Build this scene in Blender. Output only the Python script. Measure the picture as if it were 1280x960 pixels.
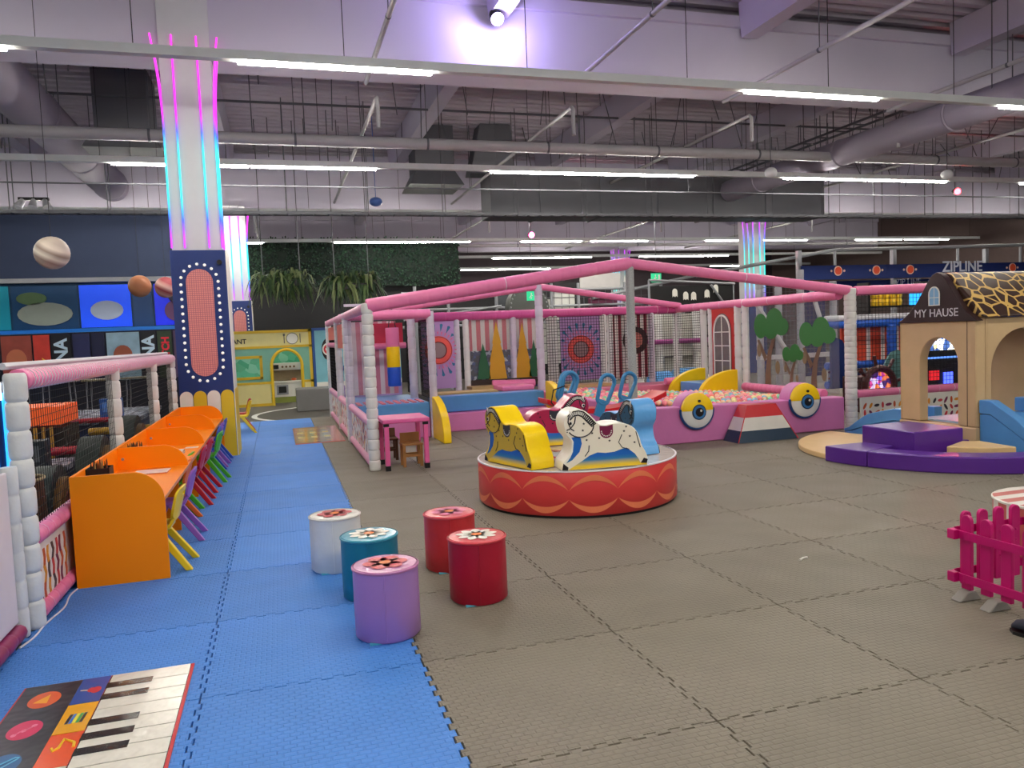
import bpy, math, random
from mathutils import Vector, Matrix
random.seed(7)
for o in list(bpy.data.objects): bpy.data.objects.remove(o)
scene = bpy.context.scene
C = scene.collection
PI = math.pi

# ------------------------------------------------------------------ camera
FPX, YAW, PITCH, ROLL = 965.3, 0.29249, 0.063686, -0.04137
CAM = Vector((-0.5811, -2.6227, 1.5597))
_F = Vector((math.sin(YAW)*math.cos(PITCH), math.cos(YAW)*math.cos(PITCH), -math.sin(PITCH)))
_R = Vector((math.cos(YAW), -math.sin(YAW), 0)); _U = _R.cross(_F)
_c, _s = math.cos(ROLL), math.sin(ROLL)
_R, _U = _R*_c + _U*_s, _U*_c - _R*_s
cam_d = bpy.data.cameras.new('camera'); cam_d.sensor_width = 36; cam_d.lens = FPX/1280*36
cam_d.clip_start = 0.05; cam_d.clip_end = 200
cam = bpy.data.objects.new('camera', cam_d); C.objects.link(cam)
mw = Matrix((_R, _U, -_F)).transposed().to_4x4(); mw.translation = CAM
cam.matrix_world = mw
scene.camera = cam
# ------------------------------------------------------------------ world, exposure
w = bpy.data.worlds.new('hall_ambience'); scene.world = w; w.use_nodes = True
w.node_tree.nodes['Background'].inputs[0].default_value = (0.80, 0.86, 1.0, 1)
w.node_tree.nodes['Background'].inputs[1].default_value = 0.26
vs = scene.view_settings
vs.view_transform = 'Standard'; vs.look = 'None'; vs.gamma = 1; vs.use_curve_mapping = False
vs.exposure = 0.22
LAMP_E = 104.0      # emission of the LED tubes

# ------------------------------------------------------------------ materials
def lin(c):
    out = []
    for v in c[:3]:
        v = v/255.0
        out.append(v/12.92 if v <= 0.04045 else ((v+0.055)/1.055)**2.4)
    return (*out, 1.0)
MATS = {}
def mat(name, col=None, rough=0.5, spec=0.4, var=0.08, scale=6.0, bump=0.0, bscale=30.0, metal=0.0, emit=None, es=0.0, coat=0.0):
    if name in MATS: return MATS[name]
    m = bpy.data.materials.new(name); m.use_nodes = True; MATS[name] = m
    nt = m.node_tree; N = nt.nodes; L = nt.links
    b = N['Principled BSDF']
    b.inputs['Roughness'].default_value = rough
    b.inputs['Specular IOR Level'].default_value = spec
    b.inputs['Metallic'].default_value = metal
    if coat: b.inputs['Coat Weight'].default_value = coat; b.inputs['Coat Roughness'].default_value = 0.15
    tc = N.new('ShaderNodeTexCoord')
    nz = N.new('ShaderNodeTexNoise'); nz.inputs['Scale'].default_value = scale; nz.inputs['Detail'].default_value = 3
    L.new(tc.outputs['Object'], nz.inputs['Vector'])
    mx = N.new('ShaderNodeMix'); mx.data_type = 'RGBA'
    a = lin(col or (128,128,128))
    mx.inputs['A'].default_value = (a[0]*(1-var), a[1]*(1-var), a[2]*(1-var), 1)
    mx.inputs['B'].default_value = (min(1,a[0]*(1+var)), min(1,a[1]*(1+var)), min(1,a[2]*(1+var)), 1)
    L.new(nz.outputs['Fac'], mx.inputs['Factor']); L.new(mx.outputs['Result'], b.inputs['Base Color'])
    if bump:
        n2 = N.new('ShaderNodeTexNoise'); n2.inputs['Scale'].default_value = bscale; n2.inputs['Detail'].default_value = 2
        L.new(tc.outputs['Object'], n2.inputs['Vector'])
        bp = N.new('ShaderNodeBump'); bp.inputs['Strength'].default_value = bump; bp.inputs['Distance'].default_value = 0.02
        L.new(n2.outputs['Fac'], bp.inputs['Height']); L.new(bp.outputs['Normal'], b.inputs['Normal'])
    if emit:
        b.inputs['Emission Color'].default_value = lin(emit); b.inputs['Emission Strength'].default_value = es
    return m
def ramp_mat(name, stops, axis=2, scale=1.0, offset=0.0, rough=0.4, emit=0.0, coord='Object', const=False, wave=None, var=0.0):
    """colour bands or gradients along one object axis: fac = coord*scale+offset"""
    if name in MATS: return MATS[name]
    m = bpy.data.materials.new(name); m.use_nodes = True; MATS[name] = m
    nt = m.node_tree; N = nt.nodes; L = nt.links; b = N['Principled BSDF']; b.inputs['Roughness'].default_value = rough
    tc = N.new('ShaderNodeTexCoord'); sx = N.new('ShaderNodeSeparateXYZ'); L.new(tc.outputs[coord], sx.inputs[0])
    ma = N.new('ShaderNodeMath'); ma.operation = 'MULTIPLY_ADD'; ma.inputs[1].default_value = scale; ma.inputs[2].default_value = offset
    L.new(sx.outputs[axis], ma.inputs[0]); src = ma.outputs[0]
    if wave:
        fr = N.new('ShaderNodeMath'); fr.operation = 'FRACT'; L.new(src, fr.inputs[0]); src = fr.outputs[0]
    r = N.new('ShaderNodeValToRGB'); r.color_ramp.interpolation = 'CONSTANT' if const else 'LINEAR'
    e = r.color_ramp.elements
    while len(e) < len(stops): e.new(0.5)
    for el, (p, c) in zip(e, stops): el.position = p; el.color = lin(c)
    L.new(src, r.inputs[0])
    if emit:
        b.inputs['Base Color'].default_value = (0.02,0.02,0.02,1)
        L.new(r.outputs[0], b.inputs['Emission Color']); b.inputs['Emission Strength'].default_value = emit
    else: L.new(r.outputs[0], b.inputs['Base Color'])
    return m
def mat_foam(name, col):
    m = mat(name, col, rough=0.55, spec=0.3, var=0.0)
    nt = m.node_tree; N = nt.nodes; L = nt.links; b = N['Principled BSDF']
    tc = N.new('ShaderNodeTexCoord'); oi = N.new('ShaderNodeObjectInfo'); geo = N.new('ShaderNodeNewGeometry')
    # embossed basket weave
    mp = N.new('ShaderNodeMapping'); mp.inputs['Scale'].default_value = (1,1,1); L.new(tc.outputs['Object'], mp.inputs['Vector'])
    br = N.new('ShaderNodeTexBrick'); br.offset = 0.5
    br.inputs['Color1'].default_value = (1,1,1,1); br.inputs['Color2'].default_value = (0.8,0.8,0.8,1); br.inputs['Mortar'].default_value = (0,0,0,1)
    br.inputs['Scale'].default_value = 1.0; br.inputs['Brick Width'].default_value = 0.05; br.inputs['Row Height'].default_value = 0.03
    br.inputs['Mortar Size'].default_value = 0.006; br.inputs['Mortar Smooth'].default_value = 0.9
    L.new(mp.outputs[0], br.inputs['Vector'])
    bp = N.new('ShaderNodeBump'); bp.inputs['Strength'].default_value = 0.65; bp.inputs['Distance'].default_value = 0.005
    L.new(br.outputs['Color'], bp.inputs['Height'])
    # slow waves of the worn sheet
    nz = N.new('ShaderNodeTexNoise'); nz.inputs['Scale'].default_value = 1.6; nz.inputs['Detail'].default_value = 1
    L.new(geo.outputs['Position'], nz.inputs['Vector'])
    bp2 = N.new('ShaderNodeBump'); bp2.inputs['Strength'].default_value = 0.55; bp2.inputs['Distance'].default_value = 0.08
    L.new(nz.outputs['Fac'], bp2.inputs['Height']); L.new(bp2.outputs[0], bp.inputs['Normal']); L.new(bp.outputs[0], b.inputs['Normal'])
    # per-tile tone, scuffs
    n3 = N.new('ShaderNodeTexNoise'); n3.inputs['Scale'].default_value = 3.2; n3.inputs['Detail'].default_value = 5; L.new(geo.outputs['Position'], n3.inputs['Vector'])
    ad = N.new('ShaderNodeMath'); ad.operation = 'MULTIPLY_ADD'; ad.inputs[1].default_value = 0.14; ad.inputs[2].default_value = 0.82; L.new(oi.outputs['Random'], ad.inputs[0])
    a2 = N.new('ShaderNodeMath'); a2.operation = 'MULTIPLY_ADD'; a2.inputs[1].default_value = 0.25; L.new(n3.outputs['Fac'], a2.inputs[0]); L.new(ad.outputs[0], a2.inputs[2])
    hs = N.new('ShaderNodeHueSaturation'); hs.inputs['Color'].default_value = lin(col); L.new(a2.outputs[0], hs.inputs['Value'])
    L.new(hs.outputs[0], b.inputs['Base Color'])
    return m
def mat_clear(name, col=(235,240,245), amount=0.16, rough=0.08):
    if name in MATS: return MATS[name]
    m = bpy.data.materials.new(name); m.use_nodes = True; MATS[name] = m
    nt = m.node_tree; N = nt.nodes; L = nt.links; N.remove(N['Principled BSDF'])
    t = N.new('ShaderNodeBsdfTransparent'); t.inputs[0].default_value = (0.93,0.94,0.95,1)
    g = N.new('ShaderNodeBsdfPrincipled'); g.inputs['Base Color'].default_value = lin(col); g.inputs['Roughness'].default_value = rough
    mx = N.new('ShaderNodeMixShader'); mx.inputs[0].default_value = amount
    L.new(t.outputs[0], mx.inputs[1]); L.new(g.outputs[0], mx.inputs[2]); L.new(mx.outputs[0], N['Material Output'].inputs[0])
    return m
def mat_cells(name, base, line, scale, width=0.07, rough=0.4, coord='Object', rnd=1.0):
    """giraffe / pebble print: voronoi cells with lines between"""
    if name in MATS: return MATS[name]
    m = mat(name, base, rough=rough); nt = m.node_tree; N = nt.nodes; L = nt.links; b = N['Principled BSDF']
    tc = N.new('ShaderNodeTexCoord'); v = N.new('ShaderNodeTexVoronoi'); v.feature = 'DISTANCE_TO_EDGE'; v.inputs['Scale'].default_value = scale; v.inputs['Randomness'].default_value = rnd
    L.new(tc.outputs[coord], v.inputs['Vector'])
    lt = N.new('ShaderNodeMath'); lt.operation = 'LESS_THAN'; lt.inputs[1].default_value = width; L.new(v.outputs['Distance'], lt.inputs[0])
    mx = N.new('ShaderNodeMix'); mx.data_type = 'RGBA'; mx.inputs['A'].default_value = lin(base); mx.inputs['B'].default_value = lin(line)
    L.new(lt.outputs[0], mx.inputs['Factor']); L.new(mx.outputs['Result'], b.inputs['Base Color'])
    return m
def mat_patches(name, cols, scale, rough=0.5, stretch=(1,1,1), emit=0.0):
    """random patches of a few colours (printed confetti, blurred stock on shelves)"""
    if name in MATS: return MATS[name]
    m = bpy.data.materials.new(name); m.use_nodes = True; MATS[name] = m
    nt = m.node_tree; N = nt.nodes; L = nt.links; b = N['Principled BSDF']; b.inputs['Roughness'].default_value = rough
    tc = N.new('ShaderNodeTexCoord'); mp = N.new('ShaderNodeMapping'); mp.inputs['Scale'].default_value = stretch; L.new(tc.outputs['Object'], mp.inputs[0])
    v = N.new('ShaderNodeTexVoronoi'); v.inputs['Scale'].default_value = scale; L.new(mp.outputs[0], v.inputs['Vector'])
    sx = N.new('ShaderNodeSeparateColor'); L.new(v.outputs['Color'], sx.inputs[0])
    r = N.new('ShaderNodeValToRGB'); r.color_ramp.interpolation = 'CONSTANT'; e = r.color_ramp.elements
    while len(e) < len(cols): e.new(0.5)
    for i, (el, c) in enumerate(zip(e, cols)): el.position = i/len(cols); el.color = lin(c)
    L.new(sx.outputs[0], r.inputs[0]); L.new(r.outputs[0], b.inputs['Base Color'])
    if emit: L.new(r.outputs[0], b.inputs['Emission Color']); b.inputs['Emission Strength'].default_value = emit
    return m

# ------------------------------------------------------------------ mesh builder
SINGLE_PARTS = {'upright','knob','corner_seam','steel_post','tube','hanging_strap','window_trim','rail_post','frame_tube','lamp_cable','guard_rail','edge_piping','hanging_rod'}
class MB:
    def __init__(s): s.v = []; s.f = []; s.mi = []
    def face(s, idx, m=0): s.f.append(idx); s.mi.append(m)
    def box(s, x0, x1, y0, y1, z0, z1, m=0):
        n = len(s.v)
        s.v += [(x0,y0,z0),(x1,y0,z0),(x1,y1,z0),(x0,y1,z0),(x0,y0,z1),(x1,y0,z1),(x1,y1,z1),(x0,y1,z1)]
        for q in ((0,3,2,1),(4,5,6,7),(0,1,5,4),(1,2,6,5),(2,3,7,6),(3,0,4,7)): s.face([n+i for i in q], m)
        return s
    def poly(s, pts, m=0):
        n = len(s.v); s.v += [tuple(p) for p in pts]; s.face(list(range(n, n+len(pts))), m); return s
    def rings(s, rings, cap0=True, cap1=True, m=0, closed=True):
        n = len(s.v); k = len(rings[0])
        for r in rings: s.v += [tuple(p) for p in r]
        for i in range(len(rings)-1):
            for j in range(k if closed else k-1):
                a = n+i*k+j; b = n+i*k+(j+1) % k
                s.face([a, b, b+k, a+k], m)
        if cap0: s.face([n+j for j in range(k)][::-1], m)
        if cap1: s.face([n+(len(rings)-1)*k+j for j in range(k)], m)
        return s
    def _frame(s, d):
        d = Vector(d).normalized(); a = Vector((0,0,1)) if abs(d.z) < 0.95 else Vector((1,0,0))
        u = d.cross(a).normalized(); return u, d.cross(u).normalized()
    def prof(s, p0, p1, prof, n=12, m=0, caps=True):
        """prof: list of (t in 0..1, radius) along p0->p1"""
        p0 = Vector(p0); p1 = Vector(p1); u, v = s._frame(p1-p0); R = []
        for t, r in prof:
            c = p0.lerp(p1, t); R.append([c+u*(r*math.cos(2*PI*j/n))+v*(r*math.sin(2*PI*j/n)) for j in range(n)])
        return s.rings(R, caps, caps, m)
    def cyl(s, p0, p1, r0, r1=None, n=12, m=0, caps=True): return s.prof(p0, p1, [(0,r0),(1,r0 if r1 is None else r1)], n, m, caps)
    def bulge(s, p0, p1, r, seg=0.12, dep=0.12, n=12, m=0):
        k = max(1, round((Vector(p1)-Vector(p0)).length/seg)); P = []
        for i in range(k):
            for t, q in ((0.0,1-dep),(0.06,1-dep*0.35),(0.16,1-dep*.05),(0.5,1.0),(0.84,1-dep*.05),(0.94,1-dep*0.35)): P.append(((i+t)/k, r*q))
        P.append((1.0, r*(1-dep))); return s.prof(p0, p1, P, n, m)
    def wraps(s, p0, p1, r, step, t=0.006, n=10, m=0):
        p0 = Vector(p0); p1 = Vector(p1); L = (p1-p0).length; k = max(1, int(L/step)); d = (p1-p0)/L
        for i in range(1, k):
            c = p0+d*(L*i/k); s.cyl(c-d*t*.5, c+d*t*.5, r, None, n, m, caps=True)
        return s
    def tube(s, pts, r, n=8, m=0, closed=False):
        pts = [Vector(p) for p in pts]; R = []; N = len(pts)
        u0 = None
        for i, p in enumerate(pts):
            d = (pts[(i+1) % N]-pts[i-1]) if closed else (pts[min(i+1,N-1)]-pts[max(i-1,0)])
            d.normalize()
            if u0 is None: u0, _ = s._frame(d)
            u = (u0-d*u0.dot(d)).normalized(); v = d.cross(u); u0 = u
            rr = r[i] if isinstance(r, (list, tuple)) else r
            R.append([p+u*(rr*math.cos(2*PI*j/n))+v*(rr*math.sin(2*PI*j/n)) for j in range(n)])
        if closed: R.append(R[0]); return s.rings(R, False, False, m)
        return s.rings(R, True, True, m)
    def extrude(s, pts, axis, a, b, m=0, caps=(True, True)):
        """pts: 2-D outline; axis x: (y,z), y: (x,z), z: (x,y)"""
        def P(q, d): return (d,q[0],q[1]) if axis == 'x' else ((q[0],d,q[1]) if axis == 'y' else (q[0],q[1],d))
        return s.rings([[P(q,a) for q in pts],[P(q,b) for q in pts]], caps[0], caps[1], m)
    def sphere(s, c, r, n=12, k=8, sc=(1,1,1), m=0):
        c = Vector(c); R = []
        for i in range(k+1):
            a = -PI/2+PI*i/k; rr = max(1e-4, math.cos(a))*r
            R.append([(c.x+rr*math.cos(2*PI*j/n)*sc[0], c.y+rr*math.sin(2*PI*j/n)*sc[1], c.z+r*math.sin(a)*sc[2]) for j in range(n)])
        return s.rings(R, True, True, m)
    def lathe(s, prof, c=(0,0,0), n=32, m=0, caps=True):
        R = [[(c[0]+r*math.cos(2*PI*j/n), c[1]+r*math.sin(2*PI*j/n), c[2]+z) for j in range(n)] for r, z in prof]
        return s.rings(R, caps, caps, m)
    def net(s, o, u, v, cell, t=0.0025, m=0):
        o = Vector(o); u = Vector(u); v = Vector(v)
        def line(a, b):
            d = (b-a); p, q = s._frame(d); n = len(s.v)
            for e in (a, b):
                for j in range(3): an = 2*PI*j/3; s.v.append(tuple(e+p*(t*math.cos(an))+q*(t*math.sin(an))))
            for j in range(3): s.face([n+j, n+(j+1)%3, n+3+(j+1)%3, n+3+j], m)
        nu = max(1, round(u.length/cell)); nv = max(1, round(v.length/cell))
        for i in range(nu+1): line(o+u*(i/nu), o+u*(i/nu)+v)
        for i in range(nv+1): line(o+v*(i/nv), o+v*(i/nv)+u)
        return s
    def pieces(s):
        p = list(range(len(s.v)))
        def find(a):
            while p[a] != a: p[a] = p[p[a]]; a = p[a]
            return a
        for f in s.f:
            r = find(f[0])
            for i in f[1:]: p[find(i)] = r
        out = {}
        for f, m in zip(s.f, s.mi):
            b = out.setdefault(find(f[0]), (MB(), {})); mb, ix = b
            g = []
            for i in f:
                if i not in ix: ix[i] = len(mb.v); mb.v.append(s.v[i])
                g.append(ix[i])
            mb.face(g, m)
        return [b[0] for b in out.values()]
    def build(s, name, mats, parent=None, smooth=False, bevel=0.0, seg=2):
        if name in SINGLE_PARTS:
            for q in s.pieces()[1:]: q.build(name+' ', mats, parent, smooth, bevel, seg)
            return s.pieces()[0].build(name+' ', mats, parent, smooth, bevel, seg)
        name = name.strip()
        off = Vector((0,0,0)); p = parent
        while p is not None: off += p.location; p = p.parent
        me = bpy.data.meshes.new(name)
        me.from_pydata([(a-off.x, b-off.y, c-off.z) for a, b, c in s.v], [], s.f)
        ml = mats if isinstance(mats, (list, tuple)) else [mats]
        for q in ml: me.materials.append(q)
        if len(ml) > 1: me.polygons.foreach_set('material_index', s.mi)
        if smooth or bevel:
            me.shade_smooth(); me.set_sharp_from_angle(angle=math.radians(45))
        me.update()
        o = bpy.data.objects.new(name, me); C.objects.link(o)
        if parent is not None: o.parent = parent
        if name in ('hanger_rod','hanger_wire','wrap_cord','rods','star_print','saddle_stitch','mane_tick','rivet','stud','joint_flange','joint_band','screw_cap','sun_tick','badge_dot','ink_line'): o['kind'] = 'stuff'
        if bevel:
            b = o.modifiers.new('edges', 'BEVEL'); b.width = bevel; b.segments = seg; b.limit_method = 'ANGLE'; b.angle_limit = math.radians(40); b.harden_normals = True
        return o
def tag(o, label, cat, group=None):
    o['label'] = label; o['category'] = cat
    if group: o['group'] = group
    return o
def thing(name, label, cat, loc=(0,0,0), group=None):
    o = bpy.data.objects.new(name, None); C.objects.link(o); o.location = loc; o.empty_display_size = 0.1
    return tag(o, label, cat, group)
def struct(o): o['kind'] = 'structure'; return o
def stuff(o): o['kind'] = 'stuff'; return o
def copy_tree(o, parent=None):
    c = o.copy(); C.objects.link(c)
    if parent is not None: c.parent = parent
    for ch in list(o.children): copy_tree(ch, c)
    return c
def text(name, body, size, material, M, parent=None, extrude=0.003, stretch=1.0, align='CENTER', shear=0.0, bold=0.0):
    """flat lettering turned into a mesh; M maps text plane (x right, y up, z out) to the world"""
    cu = bpy.data.curves.new(name, 'FONT'); cu.body = body; cu.size = size; cu.extrude = extrude; cu.align_x = align; cu.align_y = 'CENTER'; cu.shear = shear; cu.offset = bold; cu.resolution_u = 3
    t = bpy.data.objects.new('tmp', cu); C.objects.link(t)
    dg = bpy.context.evaluated_depsgraph_get(); me = bpy.data.meshes.new_from_object(t.evaluated_get(dg)); bpy.data.objects.remove(t)
    off = Vector((0,0,0)); p = parent
    while p is not None: off += p.location; p = p.parent
    me.transform(Matrix.Translation(-off) @ M @ Matrix.Diagonal((stretch,1,1,1)))
    me.materials.clear(); me.materials.append(material); me.name = name
    o = bpy.data.objects.new(name, me); C.objects.link(o)
    if parent is not None: o.parent = parent
    return o
def facing(loc, normal, up=(0,0,1)):
    n = Vector(normal).normalized(); u = Vector(up); r = u.cross(n).normalized(); u = n.cross(r)
    M = Matrix((r, u, n)).transposed().to_4x4(); M.translation = Vector(loc); return M
def circ(cx, cy, r, n=24, a0=0.0, a1=2*PI, ry=None):
    full = abs(a1-a0-2*PI) < 1e-6
    k = n if full else n+1
    return [(cx+r*math.cos(a0+(a1-a0)*i/n), cy+(ry or r)*math.sin(a0+(a1-a0)*i/n)) for i in range(k)]
def arc_ring(s, cx, cy, r0, r1, axis, d0, d1, n=32, a0=0.0, a1=2*PI, m=0):
    """annulus (or part) extruded along axis"""
    out = circ(cx, cy, r1, n, a0, a1); inn = circ(cx, cy, r0, n, a0, a1)
    def P(q, d): return (d,q[0],q[1]) if axis == 'x' else ((q[0],d,q[1]) if axis == 'y' else (q[0],q[1],d))
    R = [[P(i,d0),P(o,d0),P(o,d1),P(i,d1)] for i, o in zip(inn, out)]
    full = abs(a1-a0-2*PI) < 1e-6
    if full: R.append(R[0])
    return s.rings(R, not full, not full, m)

# common materials
m_white = mat('white_paint', (205,205,210), 0.6, var=0.05, scale=1.5)
m_ceil = mat('violet_lit_ceiling_paint', (196,190,208), 0.7, var=0.06, scale=0.8)  # white beam paint with the violet lamp light mixed into its colour
m_galv = mat('galvanised_steel', (150,152,158), 0.45, metal=0.4, var=0.1, scale=2)
m_duct = mat('lilac_grey_duct_cloth', (150,143,160), 0.75, var=0.12, scale=1.2, bump=.3, bscale=3)
m_galvd = mat('dull_duct_steel', (92,93,100), 0.6, metal=0.0, var=0.12, scale=1.5)
m_pipe = mat('grey_pipe_paint', (170,168,172), 0.45, var=0.08)
m_black = mat('black_plastic', (18,18,20), 0.5)
m_net = mat('black_net_cord', (14,14,16), 0.8)
m_wpad = mat('white_vinyl_padding', (222,222,220), 0.38, bump=0.25, bscale=22, var=0.08)
m_lpad = mat('lilac_vinyl_padding', (205,198,214), 0.38, bump=0.2, bscale=22)
m_ppad = mat('pink_vinyl_padding', (232,125,172), 0.36, bump=0.2, bscale=18)
m_ppanel = mat('orchid_vinyl', (205,120,178), 0.42, bump=0.15, bscale=6)
m_cord = mat('white_cord', (225,220,225), 0.7)
m_yel = mat('yellow_vinyl', (246,205,10), 0.35, bump=0.12, bscale=9)
m_bvin = mat('sky_blue_vinyl', (88,150,212), 0.32, bump=0.12, bscale=8)
m_purple = mat('purple_vinyl', (88,42,140), 0.28, bump=0.1, bscale=7)
m_beige = mat('beige_vinyl', (204,174,132), 0.45, bump=0.2, bscale=9)
m_tan = mat('tan_vinyl', (224,190,135), 0.35, bump=0.08, bscale=8)
m_redv = mat('red_vinyl', (205,48,58), 0.32, bump=0.1, bscale=10)
m_navyboard = mat('navy_board', (24,48,112), 0.45, var=0.05)
m_ivory = mat('ivory_plastic', (232,230,222), 0.4)
m_yboard = mat('yellow_board', (222,190,40), 0.5)
m_clear = mat_clear('clear_vinyl_window', amount=0.06)
m_confetti = mat_patches('confetti_print', [(238,235,230),(240,238,232),(215,90,100),(238,235,230),(232,180,110),(240,236,230),(242,240,236),(110,70,90)], 16, 0.45)
def dash_print(x0, x1, z0, z1, y, parent, step=.105):
    cs = [(205,60,70),(225,150,50),(120,40,80),(40,36,48),(200,90,50)]; bs = [MB() for _ in cs]; k = 0
    z = z0+step*.5
    while z < z1-step*.3:
        x = x0+step*.5
        while x < x1-step*.4:
            k += 1; a = random.choice((.5,2.2,1.0,1.6,.1)); L = step*random.uniform(.42,.56); wd = step*.21; ca, sa = math.cos(a), math.sin(a)
            P = [(L*math.cos(q)*(1 if abs(math.cos(q)) < .7 else 1), wd*math.sin(q)) for q in [2*PI*i/10 for i in range(10)]]
            bs[(k*7+int(z*50)) % 5].poly([(x+ca*u-sa*v, y, z+sa*u+ca*v) for u, v in P]); x += step
        z += step
    for i, b in enumerate(bs):
        o = b.build('printed_dash', mat('dash_colour_%d' % i, cs[i], .45), parent); o['kind'] = 'stuff'
m_led = mat('led_tube_glow', (255,255,255), emit=(255,250,236), es=LAMP_E)

# ------------------------------------------------------------------ floor
m_slab = mat('dark_hall_floor', (78,74,68), 0.6, var=0.15, scale=2)
floor = MB().box(-18,30,-9,40,-0.2,-0.02).build('floor', m_slab); struct(floor)
m_bmat = mat_foam('blue_foam_mat', (72,132,212)); m_gmat = mat_foam('grey_foam_mat', (122,115,102))
def tile_outline(N=19, a=0.011, wd=0.004):
    p = [(0,0),(1/N,0)]
    for k in range(1, N-1):
        s = a if k % 2 else -a
        d = -wd if s > 0 else wd
        p += [((k)/N-d*(-1 if s>0 else 1)*0.6, s), ((k+1)/N+d*(-1 if s>0 else 1)*0.6, s)]
    p += [((N-1)/N,0)]
    out = list(p) + [(1+y, x) for x, y in p] + [(x, 1+y) for x, y in ([(1,0)]+p[::-1])[:-1]] + [(y, x) for x, y in ([(1,0)]+p[::-1])[:-1]]
    return out
def tile_mesh(name, fine):
    pts = tile_outline() if fine else [(0,0),(1,0),(1,1),(0,1)]
    g = 0.9935 if fine else 0.994
    pts = [((x-.5)*g, (y-.5)*g) for x, y in pts]
    mb = MB(); mb.rings([[(x,y,-0.02) for x,y in pts],[(x,y,-0.003) for x,y in pts],[(x*0.997,y*0.997,0) for x,y in pts]], False, True)
    me = bpy.data.meshes.new(name); me.from_pydata(mb.v, [], mb.f); return me
tm = {}
for fine in (0,1):
    for c, m in (('blue', m_bmat), ('grey', m_gmat)):
        me = tile_mesh(c+'_mat', fine); me.materials.append(m); tm[(fine, c)] = me
for ix in range(-3, 13):
    for iy in range(-3, 14):
        c = 'blue' if ix < 0 else 'grey'
        if ix < -2 and iy > 1: continue
        if ix < -2 and iy < -1: continue
        if ix >= 9 and iy < 0: continue
        if c == 'grey' and iy > 13: continue
        fine = 1 if iy < 9 and ix < 8 else 0
        o = bpy.data.objects.new('mat_tile', tm[(fine, c)]); C.objects.link(o); o.parent = floor
        o.location = (ix+.5, iy+.5, 0)
m_line = mat('white_floor_line', (225,225,220), 0.6)
mb = MB()   # painted oval track on the dark floor
arc_ring(mb, 0.9, 15.4, 2.0, 2.12, 'z', -0.02, -0.017, 40, PI*0.55, PI*1.45)
mb.box(0.55,3.5,17.3,17.42,-0.02,-0.017); mb.box(0.55,3.5,13.96,14.06,-0.02,-0.017)
# (kept low: painted marking)
mb.build('track_line', m_line, floor)
MB().box(-17,-2.14,-1,19,-0.02,-0.015).build('arcade_carpet', mat_patches('arcade_carpet_print', [(30,32,44),(24,26,36),(70,78,96),(30,30,40),(110,116,130),(36,38,60)], 9, 0.8), floor)

# ------------------------------------------------------------------ roof, walls
mb = MB(); ys = []; y = -9.0
while y < 40:
    ys += [(y,7.0),(y+.12,7.0),(y+.16,7.07),(y+.28,7.07)]; y += .32
R0 = [(-18,a,b) for a,b in ys]; R1 = [(30,a,b) for a,b in ys]
mb.rings([R0,R1], False, False, 0, closed=False)
ceiling = mb.build('ceiling', mat('corrugated_roof', (186,178,190), 0.6, var=0.1, scale=1)); struct(ceiling)
for (y0,y1,z0) in ((9.13,9.85,5.62),(20.0,20.6,5.3),(30.6,31.2,5.3)):
    b = MB(); b.box(-18,30,y0,y1,z0,6.6); b.box(-18,30,y0-.08,y1+.08,6.6,6.78); b.build('beam', m_ceil, ceiling)
for jx in (-10.6,-6.1,-1.6,2.95,7.4,11.9,16.4,20.9,25.4):
    for (y0,y1) in ((-8.9,9.05),(9.93,19.9),(20.7,30.5)):
        b = MB(); b.extrude([(jx-.15,6.42),(jx+.15,6.42),(jx+.2,6.99),(jx-.2,6.99)], 'y', y0, y1); b.build('joist', m_ceil, ceiling)
struct(MB().box(-18,30,39.6,40,-.02,7.1).build('wall_back', mat('dark_back_wall', (62,52,58), 0.8)))
struct(MB().box(-18,-17.6,-9,39.6,-.02,7.1).build('wall_left', mat('navy_wall', (22,34,66), 0.8)))
struct(MB().box(29.6,30,-9,39.6,-.02,7.1).build('wall_right', mat('brown_grey_wall', (96,80,78), 0.8)))

# ------------------------------------------------------------------ lamp rails
RZ = 4.87
LAMPS = [ # (y of rail, lamp start positions; each LED tube 2.3 m)
 (-4.1, [-5.5,-3.2,1.5,3.8,8.4,10.7]), (1.5, [-5.5,-0.85,1.5,6.0,10.7]),
 (7.13, [-5.5,-0.83,6.0,10.7]), (12.7, [-7.9,-3.2,-0.85,3.76,6.1,10.74,13.1,17.8]),
 (18.1, [-12.5,-10.2,-6.5,-4.2,-1.9-1.24,1.48,5.9,8.3,15.45,17.8,22.5,24.8]),
 (24.0, [-12.5,-6.9,-4.6,-3.15,1.45,3.8,8.0,10.7,15.5,17.8,22.5,25.0]),
 (29.7, [-12.5,-10.2,-5.6,-3.2,1.43,3.8,8.5,10.8,15.5,17.8]),
 (35.2, [-11.5,-9.2,-5.5,-3.2,1.43,3.8,8.4,10.8,15.5,17.8,22.5])]
RAIL_LABEL = {-4.1:'white LED lamp rail hung over the open floor in front of the piano mat', 1.5:'white LED lamp rail hung above the cylinder stools', 7.13:'white LED lamp rail crossing in front of the concrete beam and neon pillar', 12.7:'white LED lamp rail just behind the neon pillar and the thick pipe', 18.1:'white LED lamp rail hung before the second concrete beam', 24.0:'white LED lamp rail between the second beam and the leafy wall', 29.7:'white LED lamp rail behind the leafy wall', 35.2:'farthest white LED lamp rail near the back wall'}
m_rail = mat('white_rail_paint', (222,226,226), 0.45)
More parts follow.
